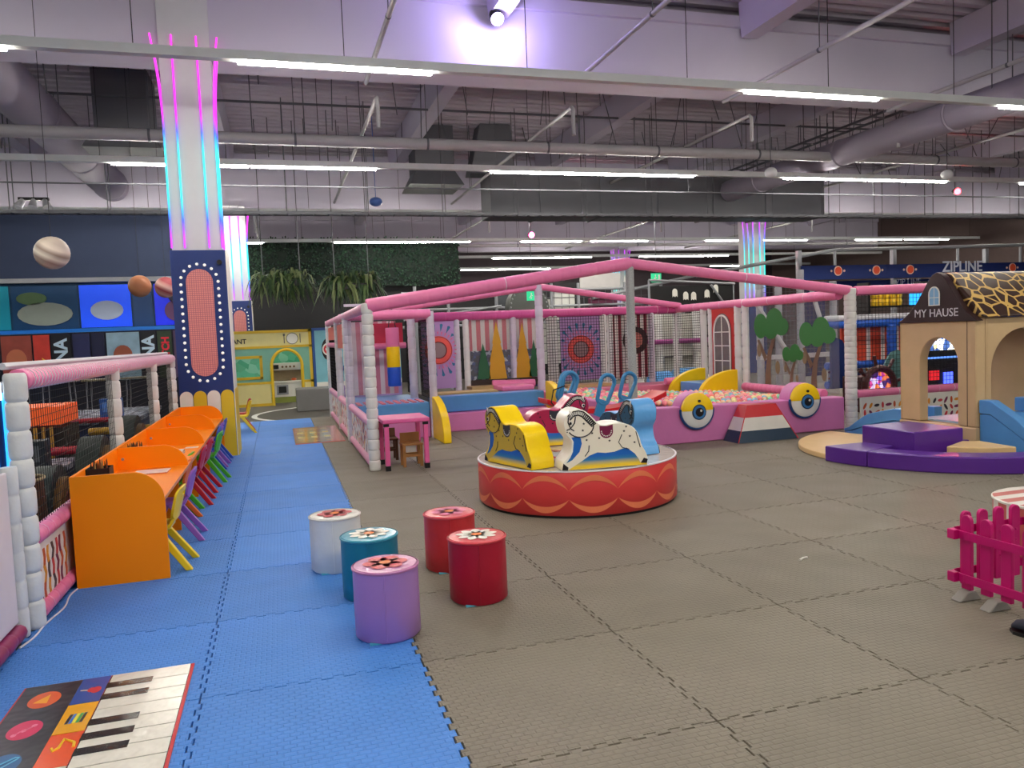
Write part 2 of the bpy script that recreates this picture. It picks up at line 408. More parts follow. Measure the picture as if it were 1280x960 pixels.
for y, starts in LAMPS:
    r = thing('lamp_rail', RAIL_LABEL[y], 'ceiling light', (0,y,RZ), 'LED lamp rails')
    b = MB(); b.box(-17,29,y-.05,y+.05,RZ+.03,RZ+.13); b.box(-17,29,y-.06,y+.06,RZ+.02,RZ+.03); b.build('rail', m_rail, r)
    for x in starts: MB().box(x,x+2.3,y-.03,y+.03,RZ-.015,RZ+.018).build('led_tube', m_led, r)
    b = MB()
    for k in range(-7,13):
        xw = k*2.34+.4
        if abs(xw+4.45) < .6: xw += .9
        b.cyl((xw,y,RZ+.1),(xw,y,6.99),.006,n=5)
    b.build('hanger_wire', m_black, r)

# ------------------------------------------------------------------ pipes, ducts, trays
def pipe(label, pts, r, hang=None, m=m_pipe, name='ceiling_pipe', group=None, elbows=True):
    t = thing(name, label, 'pipe', pts[0], group)
    MB().tube(pts, r, 10).build('pipe', m, t, smooth=True)
    b = MB(); n = 0
    for i in range(len(pts)-1):
        p = Vector(pts[i]); q = Vector(pts[i+1]); L = (q-p).length; k = int(L/(hang or 3.0))
        for j in range(1, k):
            c = p.lerp(q, j/k)
            if c.z < 6.8: b.cyl((c.x,c.y,c.z+r),(c.x,c.y,6.99),.008,n=5); b.prof(c-(q-p)*(.02/L), c+(q-p)*(.02/L), [(0,r*1.12),(1,r*1.12)], 10); n += 1
    if n: b.build('hanger_rod', m_galvd, t)
    return t
pipe('thick light grey pipe running across the hall behind the neon pillar', [(-17,12.1,5.24),(29,12.1,5.24)], .105, 2.4)
pipe('thin grey conduit strung under the second lamp rail', [(-17,13.2,4.62),(29,13.2,4.62)], .016, 4.7, m=m_galvd)
pipe('grey pipe running over the plant baskets towards the back', [(-17,26.2,5.0),(29,26.2,5.0)], .06, 4.7)
for i,(x,ya,yb,z,drop) in enumerate(((0.93,-8,9.4,5.45,0),(4.1,-8,8.6,5.45,0),(7.1,-8,9.4,5.45,0),(10.6,-8,9.4,5.45,0),(1.2,10.2,20,5.5,.5),(4.6,10.2,20,5.5,.5),(8.2,10.2,20,5.5,.5),(11.6,10.2,20,5.5,.5),(15.0,10.2,20,5.5,.5),(-1.0,21,30,5.3,.5),(6,21,30,5.3,.5),(12,21,30,5.3,.5),(18,21,30,5.3,.5))):
    pts = [(x,ya,z),(x,yb,z)]
    if drop: pts = [(x,ya,z-drop),(x,ya,z-.06),(x,ya+.06,z),(x,yb,z)]
    pipe('slim grey sprinkler pipe running from front to back under the roof', pts, .035, 2.2, group='sprinkler pipes')
# round ducts
def round_duct(label, x, y0, y1, z, r, step):
    t = thing('round_duct', label, 'duct', (x,y0,z))
    MB().cyl((x,y0,z),(x,y1,z),r,n=20).build('duct_tube', m_duct, t, smooth=True)
    b = MB(); y = y0+step
    while y < y1: b.prof((x,y-.03,z),(x,y+.03,z),[(0,r+.006),(.5,r+.02),(1,r+.006)],20); y += step
    b.build('joint_band', m_duct, t, smooth=True)
    b = MB(); y = y0+1
    while y < y1:
        for s in (-1,1): b.cyl((x+s*r*.8,y,z+r*.5),(x+s*r*.8,y,6.99),.01,n=5)
        y += 2.5
    b.build('hanger_rod', m_galvd, t)
round_duct('big silver round duct running back over the arcade', -4.45, 9.95, 19.9, 5.85, .40, 3.2)
round_duct('dented silver round duct running back over the house', 11.75, -3, 16.5, 5.31, .29, 3.0)
t = thing('square_duct', 'dark grey rectangular air duct hung across the hall', 'duct', (4.8,17,4.5))
b = MB(); b.box(4.85,15,16.6,17.6,4.62,5.72); b.build('duct_body', m_galvd, t, bevel=.03)
b = MB()
for x in (6.2,7.9,9.6,11.3,13.0): b.box(x-.025,x+.025,16.57,17.63,4.59,5.75)
b.build('joint_flange', m_galvd, t)
b = MB(); b.extrude([(4.4,5.72),(5.6,5.72),(5.5,6.98),(4.7,6.98)], 'y', 16.8, 17.4); b.build('duct_riser', m_galvd, t)
for (x,y,lab) in ((-3.2,14.6,'dark square air vent box under the roof beside the neon pillar'),(3.55,17.6,'dark flared air vent box hanging from the roof')):
    t = thing('vent_box', lab, 'vent', (x,y,5.6))
    MB().box(x-.5,x+.5,y-.5,y+.5,5.85,6.98).build('vent_shaft', m_galvd, t)
    b = MB(); b.rings([[(x-.7,y-.7,5.45),(x+.7,y-.7,5.45),(x+.7,y+.7,5.45),(x-.7,y+.7,5.45)],[(x-.5,y-.5,5.85),(x+.5,y-.5,5.85),(x+.5,y+.5,5.85),(x-.5,y+.5,5.85)]]); b.build('vent_hood', m_galvd, t)
# cable trays
def tray(label, x0, x1, y, z):
    t = thing('cable_tray', label, 'cable tray', (x0,y,z))
    b = MB(); b.box(x0,x1,y-.15,y-.14,z,z+.06); b.box(x0,x1,y+.14,y+.15,z,z+.06)
    x = x0
    while x < x1: b.box(x,x+.02,y-.14,y+.14,z,z+.015); x += .3
    b.build('tray_rails', m_galvd, t)
    b = MB(); x = x0+.6
    while x < x1:
        if abs(x-11.75) < .5 or abs(x+4.45) < .6: x += .7
        for s in (-.15,.15): b.cyl((x,y+s,z),(x,y+s,6.99),.012,n=5)
        x += 1.8
    b.build('hanger_rod', m_galvd, t)
tray('perforated cable tray hung across the hall below the vents', -17, 29, 15.6, 4.45)
t = thing('cable_ladder', 'grey cable ladder climbing under the roof beside the dented duct', 'cable tray', (12,3,6.0))
b = MB(); b.box(12.35,12.38,9.95,19,6.05,6.1); b.box(12.75,12.78,9.95,19,6.05,6.1)
y = 10
while y < 19: b.box(12.38,12.75,y,y+.03,6.06,6.09); b.cyl((12.36,y,6.1),(12.36,y,6.98),.01,n=5); y += .6
b.build('ladder', m_galvd, t)
# crowd of thin hanger rods seen against the roof
for y in (10.9,14.0,17.0,22.5,25.0):
    b = MB()
    for i in range(40):
        x = -10+i*.85+random.uniform(-.25,.25); z = random.uniform(5.6,6.5)
        if abs(x+4.45) < .6: continue
        b.cyl((x,y+random.uniform(-.6,.6),z),(x,y+.1,7.0),.011,n=5)
    b.build('hanger_rod', m_galvd, ceiling)
    MB().box(-12,28,y-.02,y+.02,6.42,6.46).build('cross_bar', m_galvd, ceiling)

# ------------------------------------------------------------------ neon pillars
NEON = [(0,(190,60,235)),(.06,(190,60,235)),(.14,(60,90,255)),(.25,(40,220,240)),(.45,(40,220,235)),(.55,(60,90,255)),(.63,(220,40,230)),(1,(255,60,210))]
m_neon = ramp_mat('rgb_neon_strip', NEON, 2, 1/2.95, 0, emit=1.6)
NEON2 = [(0,(190,80,240)),(.1,(120,120,255)),(.25,(40,230,225)),(.6,(40,220,200)),(.8,(60,120,255)),(1,(200,60,235))]
m_neon2 = ramp_mat('rgb_neon_strip_teal', NEON2, 2, 1/2.4, 0, emit=1.6)
m_pillar = mat('white_pillar_paint', (206,206,210), 0.55, var=0.04)
m_bulb = mat('bulb_glass', (235,235,230), 0.3, emit=(255,250,235), es=0.35)
def mesh_pink(): 
    m = mat_cells('pink_dot_mesh', (222,138,134), (168,98,108), 34, 0.11, rnd=0.0); return m
def pillar(label, x0, x1, y0, y1, ztop, zb, zn1, neon, dec=True):
    t = thing('neon_pillar', label, 'pillar', ((x0+x1)/2,(y0+y1)/2,-0.02))
    MB().box(x0+.03,x1-.03,y0+.03,y1-.03,-0.02,ztop).build('shaft', m_pillar, t)
    if ztop > 5.5: MB().box(x0+.03,x1-.03,y0+.03,9.125,ztop,6.98).build('shaft_head', m_pillar, t)
    cl = MB(); cl.box(x0,x1,y0,y1,-0.02,zb).build('cladding', m_navyboard, t)
    n = 0
    sp = [(x0+.2,y0+.02,0),(x1-.2,y0+.02,0),(x0+.03,y0+.02,1),(x1-.03,y0+.02,2),(x1-.02,y0+.25,2),(x0+.02,y0+.25,1)]
    for (sx,sy,e) in sp:
        nb = MB(); L = zn1-zb-.03
        pts = []
        for i in range(13):
            f = i/12; fl = (max(0,f-.55)/.45)**2*.10
            pts.append((sx+(-fl if e == 1 else (fl if e == 2 else 0)), sy-.012, zb+.03+L*f))
        # strip object with its own origin so that the colour ramp runs along its length
        o = MB().tube([(p[0]-sx,p[1]-sy,p[2]-zb) for p in pts], .014, 6).build('neon_strip', neon, None)
        o.parent = t; o.location = Vector((sx,sy,zb))-t.location
    b = MB()
    for sx in (x0+.2,x1-.2): b.cyl((sx,y0+.02,zn1),(sx+.02,y0+.02,ztop),.005,n=4)
    b.build('lamp_cable', m_black, t)
    if dec:
        w = x1-x0; cx = (x0+x1)/2; z0o, z1o, rr = zb*.395, zb*.91, w*.245
        def stad(r, k=14): return [(cx+r*math.cos(a), z1o-rr+r*math.sin(a)) for a in [PI*i/k for i in range(k+1)]]+[(cx+r*math.cos(a), z0o+rr+r*math.sin(a)) for a in [PI+PI*i/k for i in range(k+1)]]
        mo = MB().extrude(stad(rr), 'y', y0-.012, y0-.001).build('mesh_oval', mesh_pink(), t)
        P = stad(rr+w*.095, 40); tot = []; 
        for i in range(len(P)): tot.append(math.dist(P[i],P[(i+1)%len(P)]))
        per = sum(tot); nb = 38; acc = 0; i = 0; me0 = None
        for k in range(nb):
            d = per*k/nb
            while acc+tot[i] < d: acc += tot[i]; i += 1
            f = (d-acc)/tot[i]; q = P[i]; q2 = P[(i+1)%len(P)]
            px, pz = q[0]+(q2[0]-q[0])*f, q[1]+(q2[1]-q[1])*f
            if me0 is None:
                o = MB().sphere((0,0,0), w*.029, 10, 6, (1,.5,1)).build('bulb', m_bulb, None, smooth=True); me0 = o.data
            else: o = bpy.data.objects.new('bulb', me0); C.objects.link(o)
            o.parent = mo; o.location = Vector((px,y0-.008,pz))-t.location
        for k in range(4):   # petal boards round the foot
            pw = w/4; a = x0+pw*k
            pts = [(a+.004,0)]+[(a+pw-.004,0)]+[(a+pw/2+(pw/2-.004)*math.cos(q),.86+(pw/2)*math.sin(q)) for q in [PI*i/12 for i in range(13)]]
            MB().extrude(pts, 'y', y0-.025, y0-.002).build('petal_board', m_ivory if k % 2 == 0 else m_yboard, t)
        MB().box(x1+.001,x1+.012,y0,y1,0,zb).build('side_board', m_ivory, t)
        b = MB(); b.box(x1+.012,x1+.022,y0,y1,0,.95); b.build('side_board', m_yboard, t)
        MB().cyl((x1-.08,y0-.02,zb*.94),(x1-.08,y0-.06,zb*.94),.035,n=10).build('camera_bracket', m_black, t)
    return t
pillar('neon-lit pillar with navy cladding and a bulb-ringed pink oval behind the orange desk', -1.93,-1.21,9.06,9.78,5.6,2.92,5.85,m_neon)
pillar('neon-lit pillar standing behind the yellow restaurant play front', -1.80,-1.18,19.3,19.92,5.28,2.76,5.2,m_neon)
pillar('teal glowing neon pillar rising behind the blue zipline banner', 14.2,14.85,19.3,19.92,5.28,2.4,5.2,m_neon2,False)
pillar('far teal neon pillar glimpsed above the pink gable ridge', 14.3,15.0,29.8,30.4,5.28,2.6,5.2,m_neon2,False)

# ------------------------------------------------------------------ left play fence
fx = -2.0
t = thing('play_fence', 'netted play fence with white padded posts and pink rails beside the desk', 'fence', (fx,2.33,0))
py = [2.33,4.98,7.22,8.92]
for y in py: MB().bulge((fx,y,0.0),(fx,y,1.46),.06,.165,.2,14).build('post', m_wpad, t, smooth=True)
MB().bulge((fx,2.38,1.42),(fx,8.97,1.42),.062,.07,.06,12).build('top_rail', m_ppad, t, smooth=True)
MB().wraps((fx,2.42,1.42),(fx,8.96,1.42),.066,.07,.007,12).build('wrap_cord', m_cord, t)
MB().cyl((fx-.05,2.3,1.5),(fx-.05,8.97,1.5),.02,n=8).build('top_pipe', m_white, t, smooth=True)
for z in (.50,.065):
    MB().bulge((fx,2.40,z),(fx,8.88,z),.052,.14,.10,12).build('low_rail', m_ppad, t, smooth=True)
    MB().wraps((fx,2.42,z),(fx,8.86,z),.0515,.14,.012,12).build('wrap_cord', m_cord, t)
MB().box(fx-.012,fx+.012,2.36,8.95,.1,.47).build('printed_panel', m_ivory, t)
pp = [(205,60,70),(225,150,50),(120,40,80),(60,60,70),(200,90,50)]
k = 0
for y in [2.46+.09*i for i in range(7)]:     # bold dashes printed on the visible end of the panel
    for z in (.15,.25,.35):
        k += 1; s = .035; a = random.choice((.5,-.5,1.0))
        c = pp[(k*2+k//3) % 5]; yy = y+random.uniform(-.01,.01)
        q = [(yy-.02,z-.052),(yy+.02,z-.052),(yy+.02+a*.03,z),(yy+.02,z+.052),(yy-.02,z+.052),(yy-.02+a*.03,z)]
        MB().extrude(q,'x',fx+.012,fx+.014).build('printed_dash', mat('print_%d' % ((k*2+k//3) % 5), c, .45), t)
for a, b2 in zip(py, py[1:]):
    MB().net((fx,a+.06,.55),(0,b2-a-.12,0),(0,0,.82),.048,.0022).build('net', m_net, t)
MB().tube([(-1.985+.05*min(1,i/12)+.012*math.sin(i*.42), 2.0+i*.034, .005) for i in range(31)], .0055, 6).build('edge_cord', m_cord, t)
# white board and padded post at the picture's left border
t = thing('white_partition', 'white boarded partition with a padded end post beside the play fence', 'partition', (-2.05,1.7,0))
MB().box(-2.045,-2.02,0.9,2.14,0.10,.93).build('board', mat('pale_pink_board', (226,216,220), .35), t, bevel=.008)
MB().bulge((-2.03,2.20,0.0),(-2.03,2.20,.95),.045,.17,.12,12).build('post', m_wpad, t, smooth=True)
MB().bulge((-2.02,0.9,.05),(-2.02,2.13,.05),.045,.15,.1,10).build('low_rail', mat('wine_vinyl', (140,40,90), .4), t, smooth=True)

# ------------------------------------------------------------------ orange desk
m_or = mat('orange_laminate', (255,140,4), 0.45, spec=0.2, var=0.04, scale=3)
m_edge = mat('desk_edge_band', (200,130,90), 0.5)
dx0, dx1, dy0, dy1 = -1.938, -1.37, 3.03, 8.95
t = thing('row_desk', 'long orange laminate desk split into booths by rounded dividers', 'desk', (-1.66,3.03,0))
MB().box(dx0,dx0+.022,dy0+.022,dy1-.022,0.0,.745).build('back_panel', m_or, t)
def divider(y):
    pts = [(dx0+.022,0.0),(dx1,0.0),(dx1,.54)]
    cx, cz, rx, rz = dx1-.20, .54, .20, .205
    for i in range(1,11): a = (PI/2)*i/10; pts.append((cx+rx*math.cos(a), cz+rz*math.sin(a)))
    pts.append((dx0+.022,.745)); return pts
divs = [dy0,4.50,6.02,7.48,dy1-.022]
for i, y in enumerate(divs):
    pts = divider(y)
    if 0 < i < 4: pts = [(max(p[0],dx0+.022), max(p[1],.56)) if p[1] < .56 else p for p in pts]
    if 0 < i < 4:
        pts = [(dx0+.022,.56),(dx1-.003,.56)]+[p for p in divider(y)[3:] if p[1] > .565]
    if i == 0: pts = [(dx0,0),(dx1,0)]+divider(y)[2:-1]+[(dx0,.745)]
    MB().extrude(pts, 'y', y, y+.022).build('divider', m_or, t)
    if 0 < i < 4: MB().box(dx0+.022,dx1-.09,y,y+.022,0,.537).build('leg_panel', m_or, t)
MB().box(dx0+.022,dx1-.002,dy0+.022,dy1-.022,.537,.56).build('worktop', m_or, t)
MB().box(dx1-.002,dx1+.001,dy0+.022,dy1-.022,.537,.56).build('edge_band', m_edge, t)
b = MB()
for y in divs[1:4]: b.cyl((dx0+.06,y-.004,.65),(dx0+.06,y,.65),.012,n=10)
b.build('screw_cap', m_galv, t)
# things on the desk
m_penc = [mat('pencil_%d' % i, c, .5) for i, c in enumerate(((30,26,24),(120,60,30),(190,150,90),(60,40,30)))]
def pencil_box(label, x, y, w=.065, h=.15, z=.5605):
    t = thing('pencil_holder', label, 'pencil holder', (x,y,z))
    b = MB()
    for (a0,a1,c0,c1) in ((-w,w,-w,-w+.005),(-w,w,w-.005,w),(-w,-w+.005,-w,w),(w-.005,w,-w,w)): b.box(x+a0,x+a1,y+c0,y+c1,z,z+h)
    b.box(x-w,x+w,y-w,y+w,z,z+.004); b.build('mesh_cup', m_black, t)
    for k in range(26):
        a = x+random.uniform(-w*.75,w*.75); c = y+random.uniform(-w*.75,w*.75); d = random.uniform(-.012,.012)
        MB().prof((a,c,z+.006),(a+d,c+d,z+h+.045+random.uniform(-.01,.015)),[(0,.005),(.85,.005),(1,.001)],6).build('pencil', m_penc[k%4], t)
pencil_box('black mesh cup full of pencils in the first booth by the desk end', -1.84,3.45,.075,.18)
pencil_box('black mesh cup of pencils beside a stack of magazines on the desk', -1.83,4.85,.075,.14)
def sheets(label, cat, x, y, w, d, n, cols, nm):
    t = thing(nm, label, cat, (x,y,.56))
    for k in range(n):
        c = mat(nm+'_cover_%d' % (k % len(cols)), cols[k % len(cols)], .35); z = .5605+k*.006
        a = random.uniform(-.05,.05); ca, sa = math.cos(a), math.sin(a)
        P = [(x+ca*u-sa*v, y+sa*u+ca*v) for u, v in ((-w,-d),(w,-d),(w,d),(-w,d))]
        MB().extrude(P,'z',z,z+.005).build('sheet', c, t)
sheets('stack of grey magazines beside the pencil cup on the orange desk','magazines',-1.62,5.25,.13,.11,6,[(150,150,150),(60,60,64),(210,205,200)],'magazine_stack')
sheets('red bordered colouring sheets lying in the first desk booth','paper',-1.62,4.22,.13,.10,2,[(200,70,50),(235,225,220)],'colouring_sheet')
sheets('single white paper lying on the desk worktop in the second booth','paper',-1.46,5.7,.06,.045,1,[(230,228,225)],'note_paper')
b = MB(); b.tube([(-1.80+.03*math.cos(a),6.8+.02*math.sin(a),.605+.03*math.sin(a*.7)) for a in [i*.35 for i in range(26)]], .003, 5)
b.cyl((-1.77,6.8,.562),(-1.77,6.8,.61),.003,n=5)
tag(b.build('wire_toy', m_black), 'small black bent wire toy standing in the third desk booth', 'toy')

# ------------------------------------------------------------------ children's chairs
def make_chair(m):
    t = thing('child_chair', 'x', 'chair', (0,0,0), 'plastic chairs at the orange desk')
    # local: chair faces -x; rear feet at x=+0.14
    b = MB(); pts = [(-.15,-.13),(.10,-.14),(.10,.14),(-.15,.13)]
    rings = []
    for z, s in ((.285,.92),(.295,1.0),(.312,1.0),(.318,.94)): rings.append([(x*s,y*s,z+(.012 if x < -.1 else 0)) for x, y in circ_rect(-.15,.10,-.135,.135,.05)])
    b.rings(rings); b.build('seat', m, t, smooth=True)
    # backrest: rounded slab leaning back with a hand slot and a curved joint to the seat
    b = MB(); o = circ_rect(-.135,.135,0,.23,.06); i_ = circ_rect(-.05,.05,.165,.195,.014)
    n = len(o)
    def B(q, d): 
        lean = .095+q[1]*.25; bow = .03*(1-(q[0]/.135)**2)
        return (lean+bow+d, q[0], .345+q[1])
    b.rings([[B(q,0) for q in i_],[B(q,0) for q in o],[B(q,.018) for q in o],[B(q,.018) for q in i_],[B(q,0) for q in i_]], False, False)
    b.build('backrest', m, t, smooth=True)
    b = MB(); b.rings([[(.05,-.12,.30),(.05,.12,.30),(.05,.12,.318),(.05,-.12,.318)],[(.10,-.125,.305),(.10,.125,.305),(.09,.125,.325),(.09,-.125,.325)],[(.135,-.11,.36),(.135,.11,.36),(.115,.11,.37),(.115,-.11,.37)]])
    b.build('back_joint', m, t, smooth=True)
    for sx, sy in ((1,1),(1,-1),(-1,1),(-1,-1)):
        b = MB(); fx_, fy_ = (.215 if sx > 0 else -.19), sy*.165; tx, ty = (.0 if sx > 0 else -.06), sy*.115
        w = .023
        b.rings([[(fx_-w,fy_-w,0),(fx_+w,fy_-w,0),(fx_+w,fy_+w,0),(fx_-w,fy_+w,0)],[(tx-w*1.3,ty-w,.30),(tx+w*1.3,ty-w,.30),(tx+w*1.3,ty+w,.30),(tx-w*1.3,ty+w,.30)]])
        b.build('leg', m, t, bevel=.006)
    return t
def circ_rect(x0, x1, y0, y1, r, k=5):
    P = []
    for cx, cy, a0 in ((x1-r,y1-r,0),(x0+r,y1-r,PI/2),(x0+r,y0+r,PI),(x1-r,y0+r,1.5*PI)):
        for i in range(k+1): a = a0+PI/2*i/k; P.append((cx+r*math.cos(a), cy+r*math.sin(a)))
    return P
CC = {'yellow':(240,205,30),'purple':(150,95,185),'orange':(232,110,30),'green':(80,180,40),'red':(190,25,45),'blue':(45,85,185)}
protos = {}
CH = [('yellow',3.36,0,'yellow plastic child chair at the near end of the orange desk'),('purple',4.2,0,'purple plastic child chair next to the yellow one at the desk'),
 ('orange',4.82,-.09,'orange plastic child chair tucked under the desk'),('green',5.22,-.12,'green plastic child chair pushed in between orange and red chairs'),
 ('red',5.68,-.04,'red plastic child chair beside the pushed-in green chair'),('red',6.36,-.03,'red plastic child chair next to the pulled-out green chair'),
 ('green',6.98,.03,'bright green plastic child chair standing out between red and blue chairs'),('blue',7.62,-.03,'blue plastic child chair between green and purple chairs at the desk'),
 ('purple',8.15,-.03,'purple plastic child chair between two blue chairs at the desk'),('blue',8.66,-.02,'blue plastic child chair at the pillar end of the desk')]
def chair(colr, x, y, rz, label):
    if colr not in protos: c = make_chair(mat('chair_'+colr, CC[colr], .32, var=.03)); protos[colr] = c
    else: c = copy_tree(protos[colr])
    c.location = (x,y,0); c.rotation_euler = (0,0,rz); c['label'] = label; return c
for colr, y, dx, lab in CH: chair(colr, -1.47+dx, y, random.uniform(-.08,.08), lab)
chair('yellow', -1.27, 12.0, .15, 'yellow plastic child chair behind the pillar on the blue mats')
chair('red', -1.30, 12.55, .1, 'red plastic child chair half hidden behind the pillar by a yellow one')

# ------------------------------------------------------------------ stools
m_daisy = mat('daisy_white', (240,236,225), .45)
STOOLS = [('purple_stool',(176,130,198),(190,120,170),(-.10,1.45),(200,70,80),'lilac cylinder stool with a red flower on its printed top'),
 ('teal_stool',(20,120,150),(60,150,175),(-.11,2.12),None,'teal cylinder stool with a white daisy on its top'),
 ('white_stool',(222,224,224),(215,212,205),(-.27,2.79),(190,60,70),'white cylinder stool with a crimson flower on its top'),
 ('coral_stool',(200,50,56),(215,80,90),(.47,2.48),(220,110,150),'coral red cylinder stool with a pink flower on its top'),
 ('crimson_stool',(175,16,48),(215,70,80),(.49,1.80),None,'crimson cylinder stool with a white daisy on its top')]
for nm, col, top, (x,y), fl, lab in STOOLS:
    t = thing('round_stool', lab, 'stool', (x,y,0), 'cylinder stools on the mats')
    mcol = mat(nm, col, .38, bump=.35, bscale=9, var=.05); mtop = mat(nm+'_top', top, .3, bump=.2, bscale=12, var=.35, scale=22, coat=.3)
    h = .372; r = .172
    MB().lathe([(r-.012,0),(r,.012),(r+.001,.2),(r,h-.012)],(x,y,0),40,caps=False).build('side_wall', mcol, t, smooth=True)
    MB().lathe([(r,h-.012),(r+.006,h-.008),(r+.006,h),(r,h+.004)],(x,y,0),40,caps=False).build('piping', mat(nm+'_pipe', top, .35), t, smooth=True)
    MB().lathe([(r,h-.004),(r*.96,h+.004),(r*.5,h+.008),(.001,h+.009)],(x,y,0),40).build('printed_top', mtop, t, smooth=True)
    fm = m_daisy if fl is None else mat(nm+'_petal', fl, .4)
    f = MB()
    np_ = 9 if fl is None else 6
    for k in range(np_):
        a = 2*PI*k/np_; ca, sa = math.cos(a), math.sin(a); L, W, c0 = (.058,.031,.068) if fl is None else (.058,.05,.062)
        f.poly([(x+ca*(c0+L*u)-sa*W*v, y+sa*(c0+L*u)+ca*W*v, h+.0105) for u, v in circ(0,0,1,12)])
    fo = f.build('petals', fm, t)
    MB().poly([(u,v,h+.0115) for u, v in circ(x,y,.032,16)]).build('flower_centre', mat('flower_orange', (225,120,50), .4), fo)
    b = MB(); a = -2.2
    b.box(x-.03+(r-.03)*math.cos(a), x+.03+(r-.03)*math.cos(a), y+(r+.0)*math.sin(a)-.012, y+(r)*math.sin(a)+.012, 0.0, .008); b.build('floor_tab', mat('cyan_tab', (90,190,215), .4), t)
    b = MB(); a = -1.75; b.cyl((x+(r+.001)*math.cos(a),y+(r+.001)*math.sin(a),.01),(x+(r+.001)*math.cos(a),y+(r+.001)*math.sin(a),h-.012),.003,n=6); b.build('seam', mcol, t)

# ------------------------------------------------------------------ piano mat
t = thing('piano_mat', 'vinyl floor piano mat with big keys and instrument pictures', 'play mat', (-1.43,.6,0))
mred = mat('red_edge', (200,40,45), .4); mk_w = mat('piano_white', (228,224,214), .22, bump=.5, bscale=11, coat=.4); mk_b = mat('piano_black', (16,16,18), .22, bump=.4, bscale=11, coat=.4)
m_char = mat('charcoal_vinyl', (44,44,48), .28, bump=.5, bscale=7, coat=.4)
px0, px1, pyA, pyB = -1.80, -1.062, -.55, 1.415
MB().box(px0,px1,pyA,pyB,0.0,.006).build('backing', mred, t)
MB().box(px0+.008,-1.555,pyA+.008,pyB-.006,.006,.008).build('control_strip', m_char, t)
MB().box(-1.43,px1-.014,pyA+.008,pyB-.006,.006,.0075).build('key_bed', mk_b, t)
kw = .1235; i = 0; y = pyB-.008
while y-kw > pyA:
    MB().box(-1.425,px1-.016,y-kw+.004,y-.002,.0075,.010).build('white_key', mk_w, t)
    if i % 7 in (0,1,3,4,5) : MB().box(-1.43,-1.235,y-kw-.026,y-kw+.030,.010,.0125).build('black_key', mk_b, t)
    y -= kw; i += 1
sq = [(38,80,165),(245,175,25),(235,85,30),(205,200,180),(60,140,90),(150,70,150),(220,60,90)]
for k in range(7):
    ya = pyB-.008-k*.277
    MB().box(-1.553,-1.432,max(pyA+.01,ya-.272),ya,.006,.0095).build('picture_square', mat('picture_%d' % k, sq[k], .25, bump=.4, bscale=9, coat=.4), t)
def flat(pts, z, m, nm): MB().poly([(a,b,z) for a,b in pts]).build(nm, m, t)
zz = .0102; cx = -1.492
mgu = mat('guitar_red', (200,40,50), .35); mgold = mat('brass_yellow', (245,200,40), .3)
flat(circ(cx+.022,1.262,.022,14,ry=.035), zz, mgu, 'guitar_picture'); flat(circ(cx+.002,1.268,.016,14,ry=.026), zz+.0002, mgu, 'guitar_picture'); flat([(cx-.045,1.27),(cx-.01,1.262),(cx-.01,1.275),(cx-.045,1.28)], zz, mat('neck_tan',(220,200,170),.4), 'guitar_picture')
for k, c in enumerate(((30,30,34),(40,110,190),(240,230,60),(60,160,80),(30,30,34))): flat([(cx-.035+k*.014,.94),(cx-.023+k*.014,.94),(cx-.018+k*.014,1.03),(cx-.03+k*.014,1.03)], zz, mat('accordion_%d' % k, c, .4), 'accordion_picture')
b = MB(); b.tube([(cx-.03,.735,zz),(cx-.02,.71,zz),(cx-.005,.73,zz),(cx+.0,.80,zz),(cx+.045,.76,zz),(cx+.05,.72,zz)], .006, 6); b.build('saxophone_picture', mgold, t)
b = MB(); b.tube([(cx-.04,.44,zz),(cx-.01,.44,zz),(cx+.0,.49,zz),(cx+.01,.44,zz),(cx+.04,.46,zz),(cx+.035,.49,zz)], .006, 6); b.build('trumpet_picture', mgold, t)
for k, (yy, c) in enumerate(((1.24,(232,95,35)),(.955,(225,40,95)),(.67,(30,95,150)),(.385,(60,150,70)),(.1,(200,150,40)))):
    flat(circ(-1.675,yy,.065,28,ry=.085), .0085, mat('round_button_%d' % k, c, .28, coat=.4), 'round_button')
flat([(-1.715,1.215),(-1.655,1.195),(-1.66,1.29)], .0095, mat('play_yellow', (250,170,40), .3), 'play_symbol')
mp_ = mat('note_pink', (245,140,170), .3)
for dx, dy in ((-.03,-.03),(.0,.0),(.03,.035)): flat(circ(-1.675+dx,.945+dy,.011,10,ry=.014), .0095, mp_, 'note_symbol')
MB().tube([(-1.70,.92,.0095),(-1.68,.95,.0095),(-1.67,.945,.0095),(-1.635,.985,.0095)], .003, 5).build('note_symbol', mp_, t)
MB().tube([(-1.72,.64,.0095),(-1.70,.61,.0095),(-1.68,.635,.0095),(-1.63,.70,.0095),(-1.625,.71,.0095),(-1.64,.715,.0095),(-1.69,.67,.0095),(-1.71,.67,.0095)], .003, 5, closed=True).build('violin_symbol', mat('violin_line', (120,190,225), .3), t)

